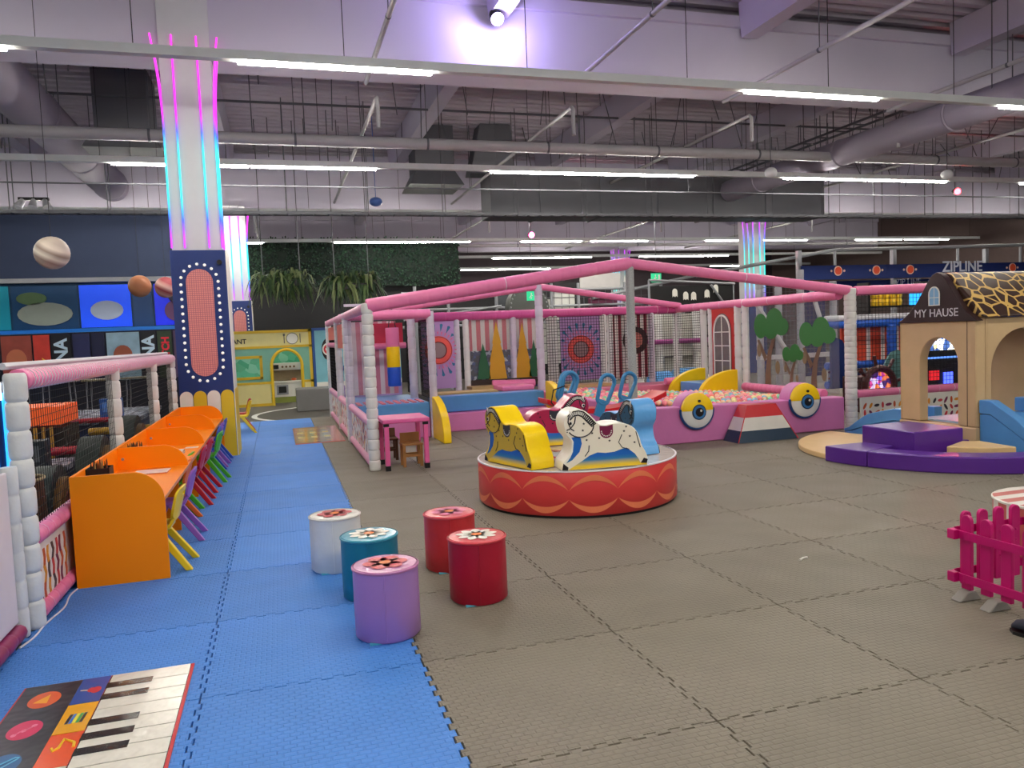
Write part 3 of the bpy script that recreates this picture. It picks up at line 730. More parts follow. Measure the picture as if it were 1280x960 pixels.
# ------------------------------------------------------------------ carousel
cx0, cy0, cr, ch = 2.08, 4.20, .935, .40
t = thing('carousel_platform', 'round red soft carousel platform with orange scalloped arcs', 'carousel', (cx0,cy0,0))
MB().lathe([(cr-.02,0),(cr-.02,.022)],(cx0,cy0,0),64).build('swivel_base', m_black, t)
m_car = mat('coral_vinyl', (214,62,62), .36, bump=.1, bscale=6, var=.05)
MB().lathe([(cr-.01,.022),(cr,.032),(cr,ch-.012),(cr-.01,ch)],(cx0,cy0,0),96,caps=False).build('side_wall', m_car, t, smooth=True)
m_ctop = mat('carousel_top_vinyl', (214,208,198), .16, bump=.45, bscale=6, var=.05, coat=.5)
MB().lathe([(cr-.01,ch),(.001,ch+.004)],(cx0,cy0,0),96).build('top_sheet', m_ctop, t, smooth=True)
MB().lathe([(cr-.012,ch-.004),(cr+.004,ch-.006),(cr+.004,ch+.004),(cr-.012,ch+.006)],(cx0,cy0,0),96,caps=False).build('piping', m_cord, t, smooth=True)
m_arc = mat('orange_print', (236,128,88), .36)
n = 14
for k in range(n):
    a0 = 2*PI*k/n-2.018; a1 = a0+2*PI/n
    for flip in (0,1):
        b = MB(); R = []
        for i in range(17):
            f = i/16; a = a0+(a1-a0)*f; s = math.sin(PI*f)**.75
            zi = .235+.085*s if not flip else .165-.065*s
            zo = .235+.132*s if not flip else .165-.118*s
            r = cr+.0022
            R.append([(cx0+r*math.cos(a),cy0+r*math.sin(a),zi),(cx0+r*math.cos(a),cy0+r*math.sin(a),zo)])
        b.rings(R, False, False, 0, closed=False)
        b.build('printed_arc', m_arc, t)
b = MB()
for k in range(8):
    a = 2*PI*(k+.5)/8; b.poly([(cx0+.25*math.cos(a-.2),cy0+.25*math.sin(a-.2),ch+.0065),(cx0+.6*math.cos(a),cy0+.6*math.sin(a),ch+.0055),(cx0+.25*math.cos(a+.2),cy0+.25*math.sin(a+.2),ch+.0065)])
b.build('printed_petals', mat('top_red_print', (205,70,70), .25, coat=.4), t)
b = MB(); a = -.35
b.extrude([(cx0+(cr+.001)*math.cos(a),cy0+(cr+.001)*math.sin(a)),(cx0+(cr+.012)*math.cos(a),cy0+(cr+.012)*math.sin(a)),(cx0+(cr+.012)*math.cos(a+.05),cy0+(cr+.012)*math.sin(a+.05)),(cx0+(cr+.001)*math.cos(a+.05),cy0+(cr+.001)*math.sin(a+.05))],'z',.05,.38); b.build('zip_flap', m_car, t, bevel=.003)

OUT = [(0,0),(.012,.075),(.05,.12),(.08,.165),(.095,.26),(.075,.295),(.045,.33),(.03,.40),(.03,.45),(.05,.505),(.11,.55),(.16,.557),(.21,.543),(.27,.485),(.325,.415),(.375,.395),(.45,.41),(.54,.405),(.61,.38),(.66,.335),(.69,.26),(.705,.19),(.745,.115),(.758,.06),(.755,0)]
BODY = [(.05,.335),(.036,.40),(.036,.45),(.055,.50),(.11,.545),(.16,.551),(.207,.537),(.265,.48),(.32,.408),(.375,.388),(.45,.403),(.54,.398),(.605,.374),(.653,.33),(.683,.26),(.698,.19),(.738,.115),(.75,.06),(.74,.025),(.685,.03),(.675,.06),(.64,.115),(.57,.175),(.52,.165),(.46,.145),(.38,.14),(.31,.15),(.24,.125),(.165,.075),(.075,.02),(.05,.004),(.01,.01),(.02,.06),(.09,.095),(.155,.165),(.178,.24),(.17,.29),(.135,.31),(.09,.30)]
def smooth_poly(P, it=2):
    for _ in range(it):
        Q = []
        for i in range(len(P)):
            a = P[i]; b = P[(i+1)%len(P)]
            Q += [(a[0]*.75+b[0]*.25,a[1]*.75+b[1]*.25),(a[0]*.25+b[0]*.75,a[1]*.25+b[1]*.75)]
        P = Q
    return P
def star(cx, cz, r): return [(cx+(r if i%2==0 else r*.42)*math.sin(PI*i/5), cz+(r if i%2==0 else r*.42)*math.cos(PI*i/5)) for i in range(10)]
m_ink = mat('print_black', (22,20,24), .35)
m_grad = ramp_mat('horse_ground_print', [(0,(246,205,40)),(.16,(240,205,60)),(.42,(50,125,175)),(.6,(24,100,190)),(1,(24,100,190))], 2, 1/.2, 0, rough=.3)
def horse(name, label, edge, body, saddle, loc, rz, th=.28, lab_group='carousel horses'):
    t = thing(name, label, 'toy horse', (0,0,0), lab_group)
    me_ = mat(name+'_edge', edge, .3, bump=.3, bscale=10, var=.04, coat=.2); mb_ = mat(name+'_print', body, .32, var=.05); ms_ = mat(name+'_saddle', saddle, .35)
    O = [OUT[0]]+[p for p in smooth_poly(OUT,1)[1:-3]]+[OUT[-1]]
    O = [(x-.38,z) for x,z in OUT[:1]+smooth_open(OUT[1:-1])+OUT[-1:]]
    MB().extrude(O,'y',-th/2,th/2).build('foam_body', me_, t, smooth=True, bevel=.008)
    for sgn in (-1,1):
        y0 = sgn*(th/2+.001); y1 = sgn*(th/2+.0016); y2 = sgn*(th/2+.0024); y3 = sgn*(th/2+.0032)
        def dec(pts, y, m, nm, par=None): return MB().poly([(x-.38,y,z) for x,z in (pts if sgn < 0 else pts[::-1])]).build(nm, m, par or t)
        ground = [(.03,.006)]+[(.03,.06),(.075,.12),(.098,.17),(.108,.26),(.09,.30),(.2,.32),(.25,.2),(.5,.2),(.6,.2),(.68,.15),(.735,.09),(.745,.006)]
        dec(ground, y0, m_grad, 'ground_print')
        hp = dec(BODY, y1, mb_, 'horse_print')
        # saddle: tongue shape with stitched dots
        sad = [(.335,.392),(.40,.386),(.452,.398)]+[(.395+.058*math.cos(a), .335+.06*math.sin(a)) for a in [0-PI*i/12 for i in range(13)]]
        sdl = dec(sad, y2, ms_, 'saddle_print', hp)
        b = MB()
        for a in [PI*i/9 for i in range(10)]:
            q = (.395+.044*math.cos(a), .34-.046*math.sin(a)); b.poly([(x-.38,y3,z) for x,z in circ(q[0],q[1],.006,6)])
        b.build('saddle_stitch', m_ivory, hp)
        # mane: black arc with white ticks
        b = MB(); MP = [(.06,.50),(.11,.54),(.16,.546),(.205,.532),(.26,.478),(.31,.415)]; MI = [(.085,.455),(.118,.49),(.155,.495),(.182,.482),(.222,.438),(.268,.385)]
        for i in range(5): b.poly([(x-.38,y2,z) for x,z in (MP[i],MP[i+1],MI[i+1],MI[i])])
        b.build('mane_print', m_ink, hp)
        b = MB()
        for i in range(5):
            for f in (.1,.35,.6,.85):
                p = tuple(MP[i][k]*(1-f)+MP[i+1][k]*f for k in (0,1)); q = tuple(MI[i][k]*(1-f)+MI[i+1][k]*f for k in (0,1))
                p2 = (p[0]*.8+q[0]*.2,p[1]*.8+q[1]*.2); q2 = (p[0]*.25+q[0]*.75,p[1]*.25+q[1]*.75)
                b.poly([(x-.38,y3,z) for x,z in ((p2[0]-.003,p2[1]),(p2[0]+.003,p2[1]),(q2[0]+.003,q2[1]),(q2[0]-.003,q2[1]))])
        b.build('mane_tick', m_ivory, hp)
        # bridle ring, face lines, eye, nostril, hooves
        b = MB()
        b.tube([(.17+.115*math.cos(a)-.38, y2, .405+.105*math.sin(a)) for a in [-2.6+.17*i for i in range(20)]], .0055, 5)
        b.tube([(x-.38,y2,z) for x,z in ((.07,.49),(.065,.44),(.085,.385),(.115,.36))], .0055, 5)
        b.tube([(x-.38,y2,z) for x,z in ((.05,.37),(.085,.385),(.12,.43),(.13,.49))], .0055, 5)
        b.tube([(x-.38,y2,z) for x,z in ((.53,.30),(.50,.23),(.53,.18),(.59,.16))], .004, 5)
        b.tube([(x-.38,y2,z) for x,z in ((.655,.32),(.67,.25),(.69,.17))], .004, 5)
        b.tube([(x-.38,y2,z) for x,z in ((.24,.22),(.235,.17),(.20,.12))], .004, 5)
        b.build('ink_line', m_ink, hp)
        dec(circ(.088,.43,.017,14,ry=.02), y2, m_ivory, 'eye_print', hp); dec(circ(.086,.43,.011,10,ry=.014), y3, m_ink, 'pupil_print', hp)
        dec(circ(.055,.352,.006,8), y2, m_ink, 'nostril_print', hp)
        dec([(.0,.008),(.012,.07),(.055,.03),(.05,.004)], y2, m_ink, 'hoof_print', hp); dec([(.69,.025),(.745,.02),(.755,.055),(.72,.07)], y2, m_ink, 'hoof_print', hp)
        b = MB()
        for q in ((.2,.42),(.19,.36),(.27,.33),(.33,.28),(.22,.27),(.42,.25),(.55,.33),(.60,.28),(.57,.37),(.64,.22)): b.poly([(x-.38,y2,z) for x,z in star(q[0],q[1],.0135)])
        b.build('star_print', m_ink, hp)
        ear = [(.085,.50),(.075,.55),(.105,.53)]
        dec(ear, y3, m_ivory, 'ear_print', hp)
    t.location = loc; t.rotation_euler = (0,0,rz); t.scale = (1,1,.92); return t
def smooth_open(P):
    Q = [P[0]]
    for i in range(len(P)-1):
        a, b = P[i], P[i+1]; Q += [(a[0]*.75+b[0]*.25,a[1]*.75+b[1]*.25),(a[0]*.25+b[0]*.75,a[1]*.25+b[1]*.75)]
    return Q+[P[-1]]
hz = ch+.007
horse('white_horse','white foam horse with black mane and plum saddle on the carousel',(244,242,232),(240,232,214),(120,30,70),(2.02,3.47,hz),-.10)
horse('yellow_horse','yellow foam horse with a grey saddle on the carousel',(250,212,8),(205,175,60),(60,62,66),(1.42,3.92,hz),-1.28,.24)
horse('magenta_horse','magenta foam horse facing away from the yellow one on the carousel',(176,30,84),(160,24,70),(44,50,60),(2.12,4.92,hz),PI-.1)
horse('blue_horse','blue foam horse with light blue edges on the carousel',(92,160,222),(36,84,112),(40,46,60),(2.58,4.14,hz),PI/2+.12,.24)

# ------------------------------------------------------------------ seesaw rocker behind the carousel
m_rk = mat('teal_blue_plastic', (52,128,180), .35)
t = thing('rocker_seesaw', 'red seesaw rocker with tall blue loop handles behind the carousel', 'seesaw', (3.05,5.75,0))
sp = [(2.30,.76),(2.5,.68),(2.8,.62),(3.05,.60),(3.3,.62),(3.6,.68),(3.8,.76)]
b = MB(); b.rings([[(x,5.58,z),(x,5.92,z),(x,5.92,z+.06),(x,5.58,z+.06)] for x,z in sp]); b.build('plank', mat('red_plastic', (205,24,36), .3), t, bevel=.01)
def loop(xb, zb, xt, zt, y):
    d = Vector((xt-xb,0,zt-zb)); L = d.length; d /= L; p = Vector((d.z,0,-d.x)); pts = []
    for a in [PI*i/10 for i in range(11)]: pts.append(Vector((xb,y,zb))+d*(L-.085+.085*math.sin(a))+p*(.085*math.cos(a)))
    for a in [PI+PI*i/10 for i in range(11)]: pts.append(Vector((xb,y,zb))+d*(L*.42+.06*math.sin(a))+p*(.068*math.cos(a)))
    b = MB(); b.tube(pts, .025, 8, closed=True); q = Vector((xb,y,zb)); e = q+d*L*.40
    b.rings([[q+p*.055+Vector((0,-.02,0)),q-p*.055+Vector((0,-.02,0)),q-p*.055+Vector((0,.02,0)),q+p*.055+Vector((0,.02,0))],[e+p*.05+Vector((0,-.02,0)),e-p*.05+Vector((0,-.02,0)),e-p*.05+Vector((0,.02,0)),e+p*.05+Vector((0,.02,0))]])
    return b.build('loop_handle', m_rk, t, smooth=True)
loop(2.46,.62,2.60,1.10,5.56); loop(2.55,.62,2.72,1.08,5.95); loop(2.90,.58,3.06,1.05,5.56); loop(3.36,.58,3.52,1.03,5.95)
for x in (2.75,3.3):
    for y in (5.62,5.88): MB().box(x-.05,x+.05,y-.03,y+.03,0,.62).build('stand_leg', mat('navy_plastic',(24,56,92),.4), t, bevel=.01)
MB().tube([(2.43,5.54,.66),(2.33,5.54,.78),(2.36,5.54,.92),(2.5,5.54,.96)], .008, 6).build('safety_cable', m_black, t)
MB().cyl((2.60,5.53,.72),(2.60,5.50,.72),.025,n=10).build('bolt_cap', mat('bolt_cap_tan',(215,170,110),.4), t)

# ------------------------------------------------------------------ play frame (pink gabled soft-play structure)
t = thing('soft_play_structure', 'pink gabled soft-play frame with padded posts and netted bays', 'play structure', (0.46,6.68,0)); PF = t
m_gpost = mat_cells('grey_mesh_sleeve', (176,180,180), (150,154,156), 70, .1)
FL = .46; ZT = 2.0
def post(x, y, z, r=.062, m=m_lpad, seg=.12, z0=0.0): return MB().bulge((x,y,z0),(x,y,z),r,seg,.10,12).build('post', m, PF, smooth=True)
def rail(p, q, r=.07, m=m_ppad, wrap=.35, nm='rail'):
    ro = MB().bulge(p, q, r, .24, .05, 12).build(nm, m, PF, smooth=True)
    MB().wraps(p, q, r*.99, wrap, .008, 12).build('wrap_cord', m_cord, ro)
MB().bulge((FL,6.68,0),(FL,6.68,2.0),.07,.125,.17,14).build('post', m_wpad, PF, smooth=True); 
for y in (9.47,9.72,11.5,14.0): post(FL,y,2.0,.062,m_wpad if y!=9.47 else m_lpad,.115)
MB().cyl((3.90,6.7,0),(3.90,6.7,2.46),.058,n=14).build('ridge_post', m_gpost, PF, smooth=True)
post(7.30,6.60,2.02,.085,m_wpad,.085)
post(4.10,11.0,2.46,.075,m_lpad,.2,.5)
for y in (9.05,9.28,10.15,10.42,11.5): post(7.20,y,1.98,.062,m_wpad,.2)
for x in (1.72,): post(x,9.3,1.98,.062,m_lpad,.2); post(x-.12,10.4,1.98,.07,m_lpad,.2)
for x,z0 in ((2.62,.5),(2.80,.5),(3.72,.5),(4.26,.5),(4.46,.5),(4.56,.5),(5.58,.5),(5.72,.5),(6.1,.5),(6.62,.5)): post(x,11.45,1.97,.062 if x not in (3.72,) else .07,m_lpad if x in (2.62,3.72,6.62) else m_wpad,.2,z0)
# top rails
rail((FL,6.68,1.97),(3.90,6.70,2.43),.082,wrap=.7); rail((3.90,6.70,2.43),(7.30,6.60,1.99),.07,wrap=.7)
rail((FL,11.0,1.97),(4.10,11.0,2.43),.06,wrap=.9); rail((4.10,11.0,2.43),(7.2,11.3,2.0),.06,wrap=.9)
rail((FL,6.72,1.95),(FL,14.0,1.95),.065,mat('pale_pink_padding',(225,150,185),.4),wrap=.3)
rail((FL,9.3,1.94),(1.72,9.3,1.94),.075); rail((1.72,9.32,1.92),(1.72,11.4,1.92),.06)
rail((1.72,11.45,1.94),(7.2,11.45,1.94),.085,mat('deep_pink_padding',(205,85,150),.38,bump=.2),wrap=.22)
rail((7.20,6.7,1.94),(7.20,11.4,1.94),.075,wrap=.18)
rail((6.62,11.45,1.96),(7.2,11.45,1.96),.06)
# left side: low rails, printed panels, windows
for ya,yb in ((6.74,9.42),(9.78,11.45),(11.55,13.95)):
    rail((FL,ya,.55),(FL,yb,.55),.055,mat('pale_pink_padding',(225,150,185)),.16); rail((FL,ya,.06),(FL,yb,.06),.055,mat('pale_pink_padding',(225,150,185)),.16)
    MB().box(FL-.01,FL+.01,ya,yb,.1,.52).build('printed_panel', m_confetti, PF)
MB().box(FL-.003,FL+.003,6.75,9.4,.6,1.88).build('clear_window', m_clear, PF)
MB().box(FL-.012,FL+.012,9.8,11.44,1.45,1.85).build('coral_board', mat('coral_board',(222,110,100),.5), PF)
MB().net((FL,11.56,.62),(0,2.36,0),(0,0,1.1),.06,.006).build('net', m_net, PF)
MB().box(FL-.012,FL+.012,11.6,13.9,1.6,1.85).build('coral_board', mat('coral_board',(222,110,100),.5), PF)
rail((FL,11.55,1.50),(FL,13.95,1.50),.05,m_ppad,.2)
# left bay: raised floor, front step, punch bag, nets
MB().box(.55,1.66,9.36,11.35,.30,.56).build('bay_floor', m_bvin, PF, bevel=.02)
MB().box(.55,1.66,9.35,11.35,0.0,.295).build('bay_base', m_ppanel, PF, bevel=.02)
b = MB()
for k in range(9): b.box(.56+k*.12,.62+k*.12,9.38,9.95,.56,.575)
b.build('striped_mat', mat('rose_stripe',(214,110,130),.5), PF)
m_ystep = m_yel
def quarter(x0, x1, y0, depth, h, sgn=-1, inner=.0):
    """yellow quarter-round side cheek: tall at y0 and curving down towards sgn*y"""
    pts = [(y0,0),(y0,h)]+[(y0+sgn*depth*math.sin(a), h*math.cos(a)**.8 if a < PI/2-.01 else 0.0) for a in [PI/2*i/14 for i in range(1,15)]]
    return MB().extrude(pts,'x',x0,x1).build('yellow_cheek', m_ystep, PF, bevel=.015)
quarter(1.68,1.80,9.45,.98,.66)
quarter(3.80,3.92,9.95,.75,.74)
MB().box(1.82,3.78,9.80,11.3,0.0,.31).build('stage_base', m_ppanel, PF, bevel=.02)
MB().box(1.82,3.78,9.95,10.3,.315,.58).build('stage_top', m_bvin, PF, bevel=.02)
MB().box(1.82,3.78,10.31,11.3,.315,.565).build('stage_floor', mat('dark_stage_mat',(84,66,60),.5), PF)
MB().box(1.9,3.1,10.45,10.9,.566,.60).build('wood_sill', mat('pale_wood',(190,160,110),.5), PF, bevel=.005)
MB().box(3.15,3.76,10.4,11.0,.566,.66).build('pink_pad', m_ppad, PF, bevel=.03)
MB().box(3.95,7.1,10.6,11.38,0.0,.5).build('rear_floor', mat('pink_floor_mat',(214,120,150),.5), PF, bevel=.02)
for (x0,x1) in ((2.75,3.7),(4.6,5.5)): MB().box(x0,x1,10.95,11.36,.585 if x0 < 3.78 else .505,.64 if x0 < 3.78 else .56).build('wood_sill', mat('pale_wood',(190,160,110),.5), PF)
MB().bulge((3.2,11.2,.66),(4.0,11.1,.64),.075,.3,.08,12).build('floor_roll', m_ppad, PF, smooth=True)
# printed boards in the rear wall
m_lil = mat('lilac_board',(178,140,196),.5,var=.06); m_sunr = mat('sun_coral',(236,92,84),.45); m_dash = mat('sun_teal_dash',(40,110,150),.45); m_rim = mat('sun_dark_red',(120,30,40),.5)
def sunboard(x0, x1, y, zc, sc=1.0):
    xm = (x0+x1)/2
    SB = MB().box(x0,x1,y,y+.02,.62,1.86).build('sun_board', m_lil, PF)
    b = MB(); arc_ring(b, xm, zc, .165*sc, .275*sc, 'y', y-.012, y-.001, 28); b.build('sun_ring', m_sunr, SB)
    b = MB(); arc_ring(b, xm, zc, .15*sc, .167*sc, 'y', y-.015, y-.001, 28); arc_ring(b, xm, zc, .255*sc, .265*sc, 'y', y-.015, y-.012, 28); b.build('sun_rim', m_rim, SB)
    MB().poly([(u,y-.002,v) for u,v in circ(xm,zc,.15*sc,24)]).build('sun_face', mat('sun_face_grey',(150,125,130),.5), SB)
    b = MB()
    for k in range(28):
        a = 2*PI*k/28
        for r0,r1,wd in ((.30,.36,.016),):
            u, v = math.cos(a), math.sin(a); b.poly([(xm+u*r0*sc-v*wd*.3,y-.003,zc+v*r0*sc+u*wd*.3),(xm+u*r1*sc-v*wd,y-.003,zc+v*r1*sc+u*wd),(xm+u*r1*sc+v*wd,y-.003,zc+v*r1*sc-u*wd),(xm+u*r0*sc+v*wd*.3,y-.003,zc+v*r0*sc-u*wd*.3)])
    b.build('sun_tick', mat('sun_pink_tick',(225,110,150),.5), SB)
    for k in range(20):
        a = 2*PI*(k+.5)/20; u, v = math.cos(a), math.sin(a); b = MB(); r0, r1, wd = .355*sc, .52*sc, .032*sc
        r1 = min(r1, ((x1-x0)/2-.012)/max(.01,abs(u)))
        if r1-r0 < .05: continue
        b.poly([(xm+u*r0,y-.003,zc+v*r0),(xm+u*(r1-.02)-v*wd,y-.003,zc+v*(r1-.02)+u*wd),(xm+u*r1,y-.003,zc+v*r1),(xm+u*(r1-.02)+v*wd,y-.003,zc+v*(r1-.02)-u*wd)]); b.build('sun_ray', m_dash, SB)
sunboard(1.95,2.56,11.40,1.33,.95); sunboard(4.66,5.48,11.40,1.22)
m_stripe = ramp_mat('pink_white_stripe', [(0,(205,85,95)),(.5,(232,222,214))], 0, 1/.17, 0, const=True, wave=True, rough=.5)
MB().box(2.86,4.2,11.5,11.52,1.15,1.9).build('striped_board', m_stripe, PF)
MB().box(2.86,4.2,11.47,11.49,.55,1.28).build('dark_board', mat_patches('crowd_print',[(40,50,90),(30,34,60),(190,195,205),(50,70,130),(28,30,44)],16), PF)
def firtree(x, w, z0, z1, m):
    pts = [(x-w,z0),(x+w,z0),(x+w*.75,z0+(z1-z0)*.3),(x+w*.82,z0+(z1-z0)*.32),(x+w*.4,z0+(z1-z0)*.62),(x+w*.48,z0+(z1-z0)*.63),(x,z1),(x-w*.48,z0+(z1-z0)*.63),(x-w*.4,z0+(z1-z0)*.62),(x-w*.82,z0+(z1-z0)*.32),(x-w*.75,z0+(z1-z0)*.3)]
    MB().extrude(pts,'y',11.385,11.392).build('fir_tree', m, PF)
mg1 = mat('fir_green',(34,92,58),.5); mg2 = mat('fir_gold',(200,150,36),.5)
firtree(3.1,.13,.75,1.42,mg1); firtree(3.37,.18,.72,1.82,mg2); firtree(3.88,.16,.72,1.78,mg2); firtree(4.1,.11,.75,1.45,mg1)
MB().box(2.84,4.2,11.40,11.404,.6,1.88).build('clear_window', m_clear, PF)
MB().box(2.84,4.2,11.37,11.38,.6,.74).build('dark_strip', mat('brown_strip',(50,34,30),.5), PF)
m_wine = ramp_mat('wine_stripe', [(0,(120,20,46)),(.5,(222,214,210))], 0, 1/.14, 0, const=True, wave=True, rough=.5)
MB().box(5.78,6.56,11.5,11.52,.6,1.88).build('striped_board', m_wine, PF)
b = MB(); arc_ring(b,6.28,1.35,.16,.27,'y',11.46,11.49,24); b.build('dark_ring', mat('dark_ring_brown',(60,34,40),.5), PF)
MB().extrude(circ(6.28,1.35,.16,20),'y',11.465,11.485).build('ring_centre', mat('ring_centre_print',(200,120,110),.5,var=.5,scale=12), PF)
for x0,x1 in ((4.36,5.56),(5.66,6.6)): MB().net((x0,11.36,.58),(x1-x0,0,0),(0,0,1.28),.055,.005).build('net', m_net, PF)
MB().net((7.20,10.5,.55),(0,.95,0),(0,0,1.34),.05,.0045).build('net', m_net, PF); MB().net((6.66,11.45,.55),(.5,0,0),(0,0,1.35),.05,.0045).build('net', m_net, PF)
MB().net((1.66,10.45,.6),(0,.95,0),(0,0,1.28),.07,.006).build('net', m_net, PF); MB().net((1.72,9.4,.6),(0,.95,0),(0,0,1.28),.07,.006).build('net', m_net, PF)
MB().box(.62,1.5,11.5,11.52,.58,1.9).build('striped_board', ramp_mat('rose_grey_stripe',[(0,(196,120,140)),(.5,(214,200,205))],0,1/.16,0,const=True,wave=True,rough=.5), PF)
MB().box(1.05,1.62,11.46,11.48,1.5,1.86).build('crimson_board', mat('crimson_board',(190,40,70),.5), PF)
rail((1.0,11.42,1.45),(1.66,11.42,1.45),.055)
# red door on the right side, tree window
MB().box(7.17,7.20,9.36,10.08,.56,1.88).build('red_door_panel', mat('red_board',(196,50,46),.45), PF)
dp = [(9.98,.66),(9.98,1.45)]+[(9.72+.26*math.cos(a),1.45+.30*math.sin(a)) for a in [PI*i/14 for i in range(1,14)]]+[(9.46,1.45),(9.46,.66)]
MB().extrude([(9.72+(y-9.72)*1.08,1.1+(z-1.1)*1.06) for y,z in dp],'x',7.155,7.165).build('door_window', mat('pane_dark',(120,112,112),.2,var=.3), PF)
b = MB(); P = [(7.15,y,z) for y,z in dp]; b.tube(P,.018,6,closed=True)
for z in (.93,1.2,1.45): b.cyl((7.15,9.46,z),(7.15,9.98,z),.010,n=6)
b.cyl((7.15,9.72,.66),(7.15,9.72,1.74),.010,n=6); b.build('window_bars', m_ivory, PF, smooth=True)
MB().box(7.198,7.204,6.72,9.0,.5,1.86).build('clear_window', m_clear, PF)
m_tg = mat('tree_green',(40,112,48),.5,var=.05); m_tb = mat('tree_brown',(108,84,70),.5,var=.06); m_tol = mat('leaf_olive',(120,105,80),.5)
def tree_print(y, z0, sc, flip=1):
    T = lambda pts: [(y+flip*u*sc, z0+v*sc) for u,v in pts]
    TP = MB().extrude(T([(-.03,0),(.12,0),(.10,.25),(.05,.5),(-.1,.78),(-.16,.76),(-.05,.5),(-.02,.25)]),'x',7.186,7.190).build('trunk_print', m_tb, PF)
    MB().extrude(T([(.06,.45),(.25,.72),(.30,.70),(.12,.38)]),'x',7.186,7.190).build('branch_print', m_tb, TP)
    for (u,v,r,ry) in ((-.14,.98,.2,.2),(.20,.92,.17,.19),(-.30,.9,.17,.13),(-.05,.86,.17,.14)):
        MB().extrude([(y+flip*a*sc, z0+b_*sc) for a,b_ in circ(u,v,r,18,ry=ry)],'x',7.180-.002*abs(u),7.184-.002*abs(u)).build('leaf_print', m_tg, TP)
    for (u,v) in ((-.2,.3),(.25,.55)): MB().extrude([(y+flip*a*sc, z0+b_*sc) for a,b_ in circ(u,v,.055,12,ry=.10)],'x',7.180,7.184).build('bud_print', m_tol, TP)
tree_print(8.36,.52,1.1); tree_print(7.22,.48,.98); tree_print(7.78,.5,.62)
# right-hand continuation of the frame behind the little house
rail((7.38,6.60,1.98),(12.2,6.45,2.04),.07,wrap=.28); rail((7.38,6.60,.50),(12.2,6.45,.50),.062,wrap=.14)
MB().box(7.4,12.2,6.53,6.55,.05,.45).build('printed_panel', m_ivory, PF); dash_print(7.42,12.1,.06,.44,6.527,PF)
MB().net((7.4,6.56,.56),(4.8,-.1,0),(0,0,1.36),.06,.0035).build('net', m_net, PF)
post(12.2,6.45,2.04,.075,m_wpad,.1)
# ball pit walls
pw = [(4.12,.06),(4.24,0),(7.2,0),(7.2,.47),(4.2,.50),(4.06,.49),(4.05,.33),(4.10,.26),(4.05,.16)]
MB().extrude(pw,'y',6.62,6.86).build('pit_front_wall', m_ppanel, PF, bevel=.02)
MB().box(4.0,4.14,6.9,10.5,0,.5).build('pit_side_wall', m_ppanel, PF, bevel=.02)
MB().bulge((7.12,6.95,.5),(7.12,9.0,.5),.07,.12,.1,12).build('pit_roll', m_ppad, PF, smooth=True)
MB().bulge((6.4,10.5,.56),(7.1,10.5,.56),.07,.12,.1,12).build('pit_roll', m_ppad, PF, smooth=True)
MB().box(4.16,7.08,6.9,10.4,0.0,.26).build('pit_floor', m_ppanel, PF)
# step out of the pit under the red door, with yellow cheeks
def cheek_x(y0, y1, x0, depth, h, z0=.27):
    pts = [(x0,z0),(x0,h)]+[(x0-depth*math.sin(a), z0+(h-z0)*math.cos(a)**.8 if a < PI/2-.01 else z0) for a in [PI/2*i/14 for i in range(1,15)]]
    return MB().extrude(pts,'y',y0,y1).build('yellow_cheek', m_ystep, PF, bevel=.015)
cheek_x(10.05,10.17,7.0,.75,.80); cheek_x(9.0,9.12,7.0,.75,.80)
MB().box(6.45,7.0,9.14,10.03,.27,.58).build('blue_step', m_bvin, PF, bevel=.02)
# eye cushions on the front wall
def eye(x, z, r=.245):
    y = 6.62
    EC = MB().extrude(circ(x,z,r,36),'y',y-.02,y+.24).build('eye_cushion', m_ppanel, PF, bevel=.03)
    b = MB(); R = []
    for k,(rr,d) in enumerate(((r*.98,.0),(r*.96,.03),(r*.8,.055),(r*.4,.068),(.002,.07))): R.append([(x+rr*math.cos(a),y-.02-d,z+rr*math.sin(a)) for a in [PI+PI*i/24 for i in range(25)]])
    b.rings(R,False,False,0,closed=False); b.build('eye_white', mat('eye_white_vinyl',(228,230,230),.35), EC, smooth=True)
    b = MB(); R = []
    for k,(rr,d) in enumerate(((r*.98,.0),(r*.96,.035),(r*.8,.06),(r*.4,.073),(.002,.075))): R.append([(x+rr*math.cos(a),y-.02-d,z+rr*math.sin(a)) for a in [PI*i/24 for i in range(25)]])
    b.rings(R,False,False,0,closed=False); b.build('eyelid', m_yel, EC, smooth=True)
    b = MB(); b.tube([(x+(r+.004)*math.cos(a),y-.03,z+(r+.004)*math.sin(a)) for a in [PI*.97+PI*1.06*i/24 for i in range(25)]],.017,8); b.build('eye_rim', mat('eye_rim_blue',(30,70,130),.4), EC, smooth=True)
    for rr,d,m,nm in ((.105,.074,mat('iris_navy',(20,50,90),.35),'iris'),(.09,.080,mat('iris_blue',(60,120,180),.3),'iris'),(.06,.087,m_ink,'pupil'),(.016,.092,m_ivory,'eye_glint')):
        ox = .02 if nm == 'eye_glint' else 0
        MB().extrude(circ(x+ox,z-.02+ox,rr,24),'y',y-.02-d,y-.06).build(nm, m, EC)
    MB().cyl((x,y-.09,z+.13),(x,y-.11,z+.13),.018,n=10).build('snap_button', m_black, EC)
eye(4.78,.44); eye(6.50,.47)
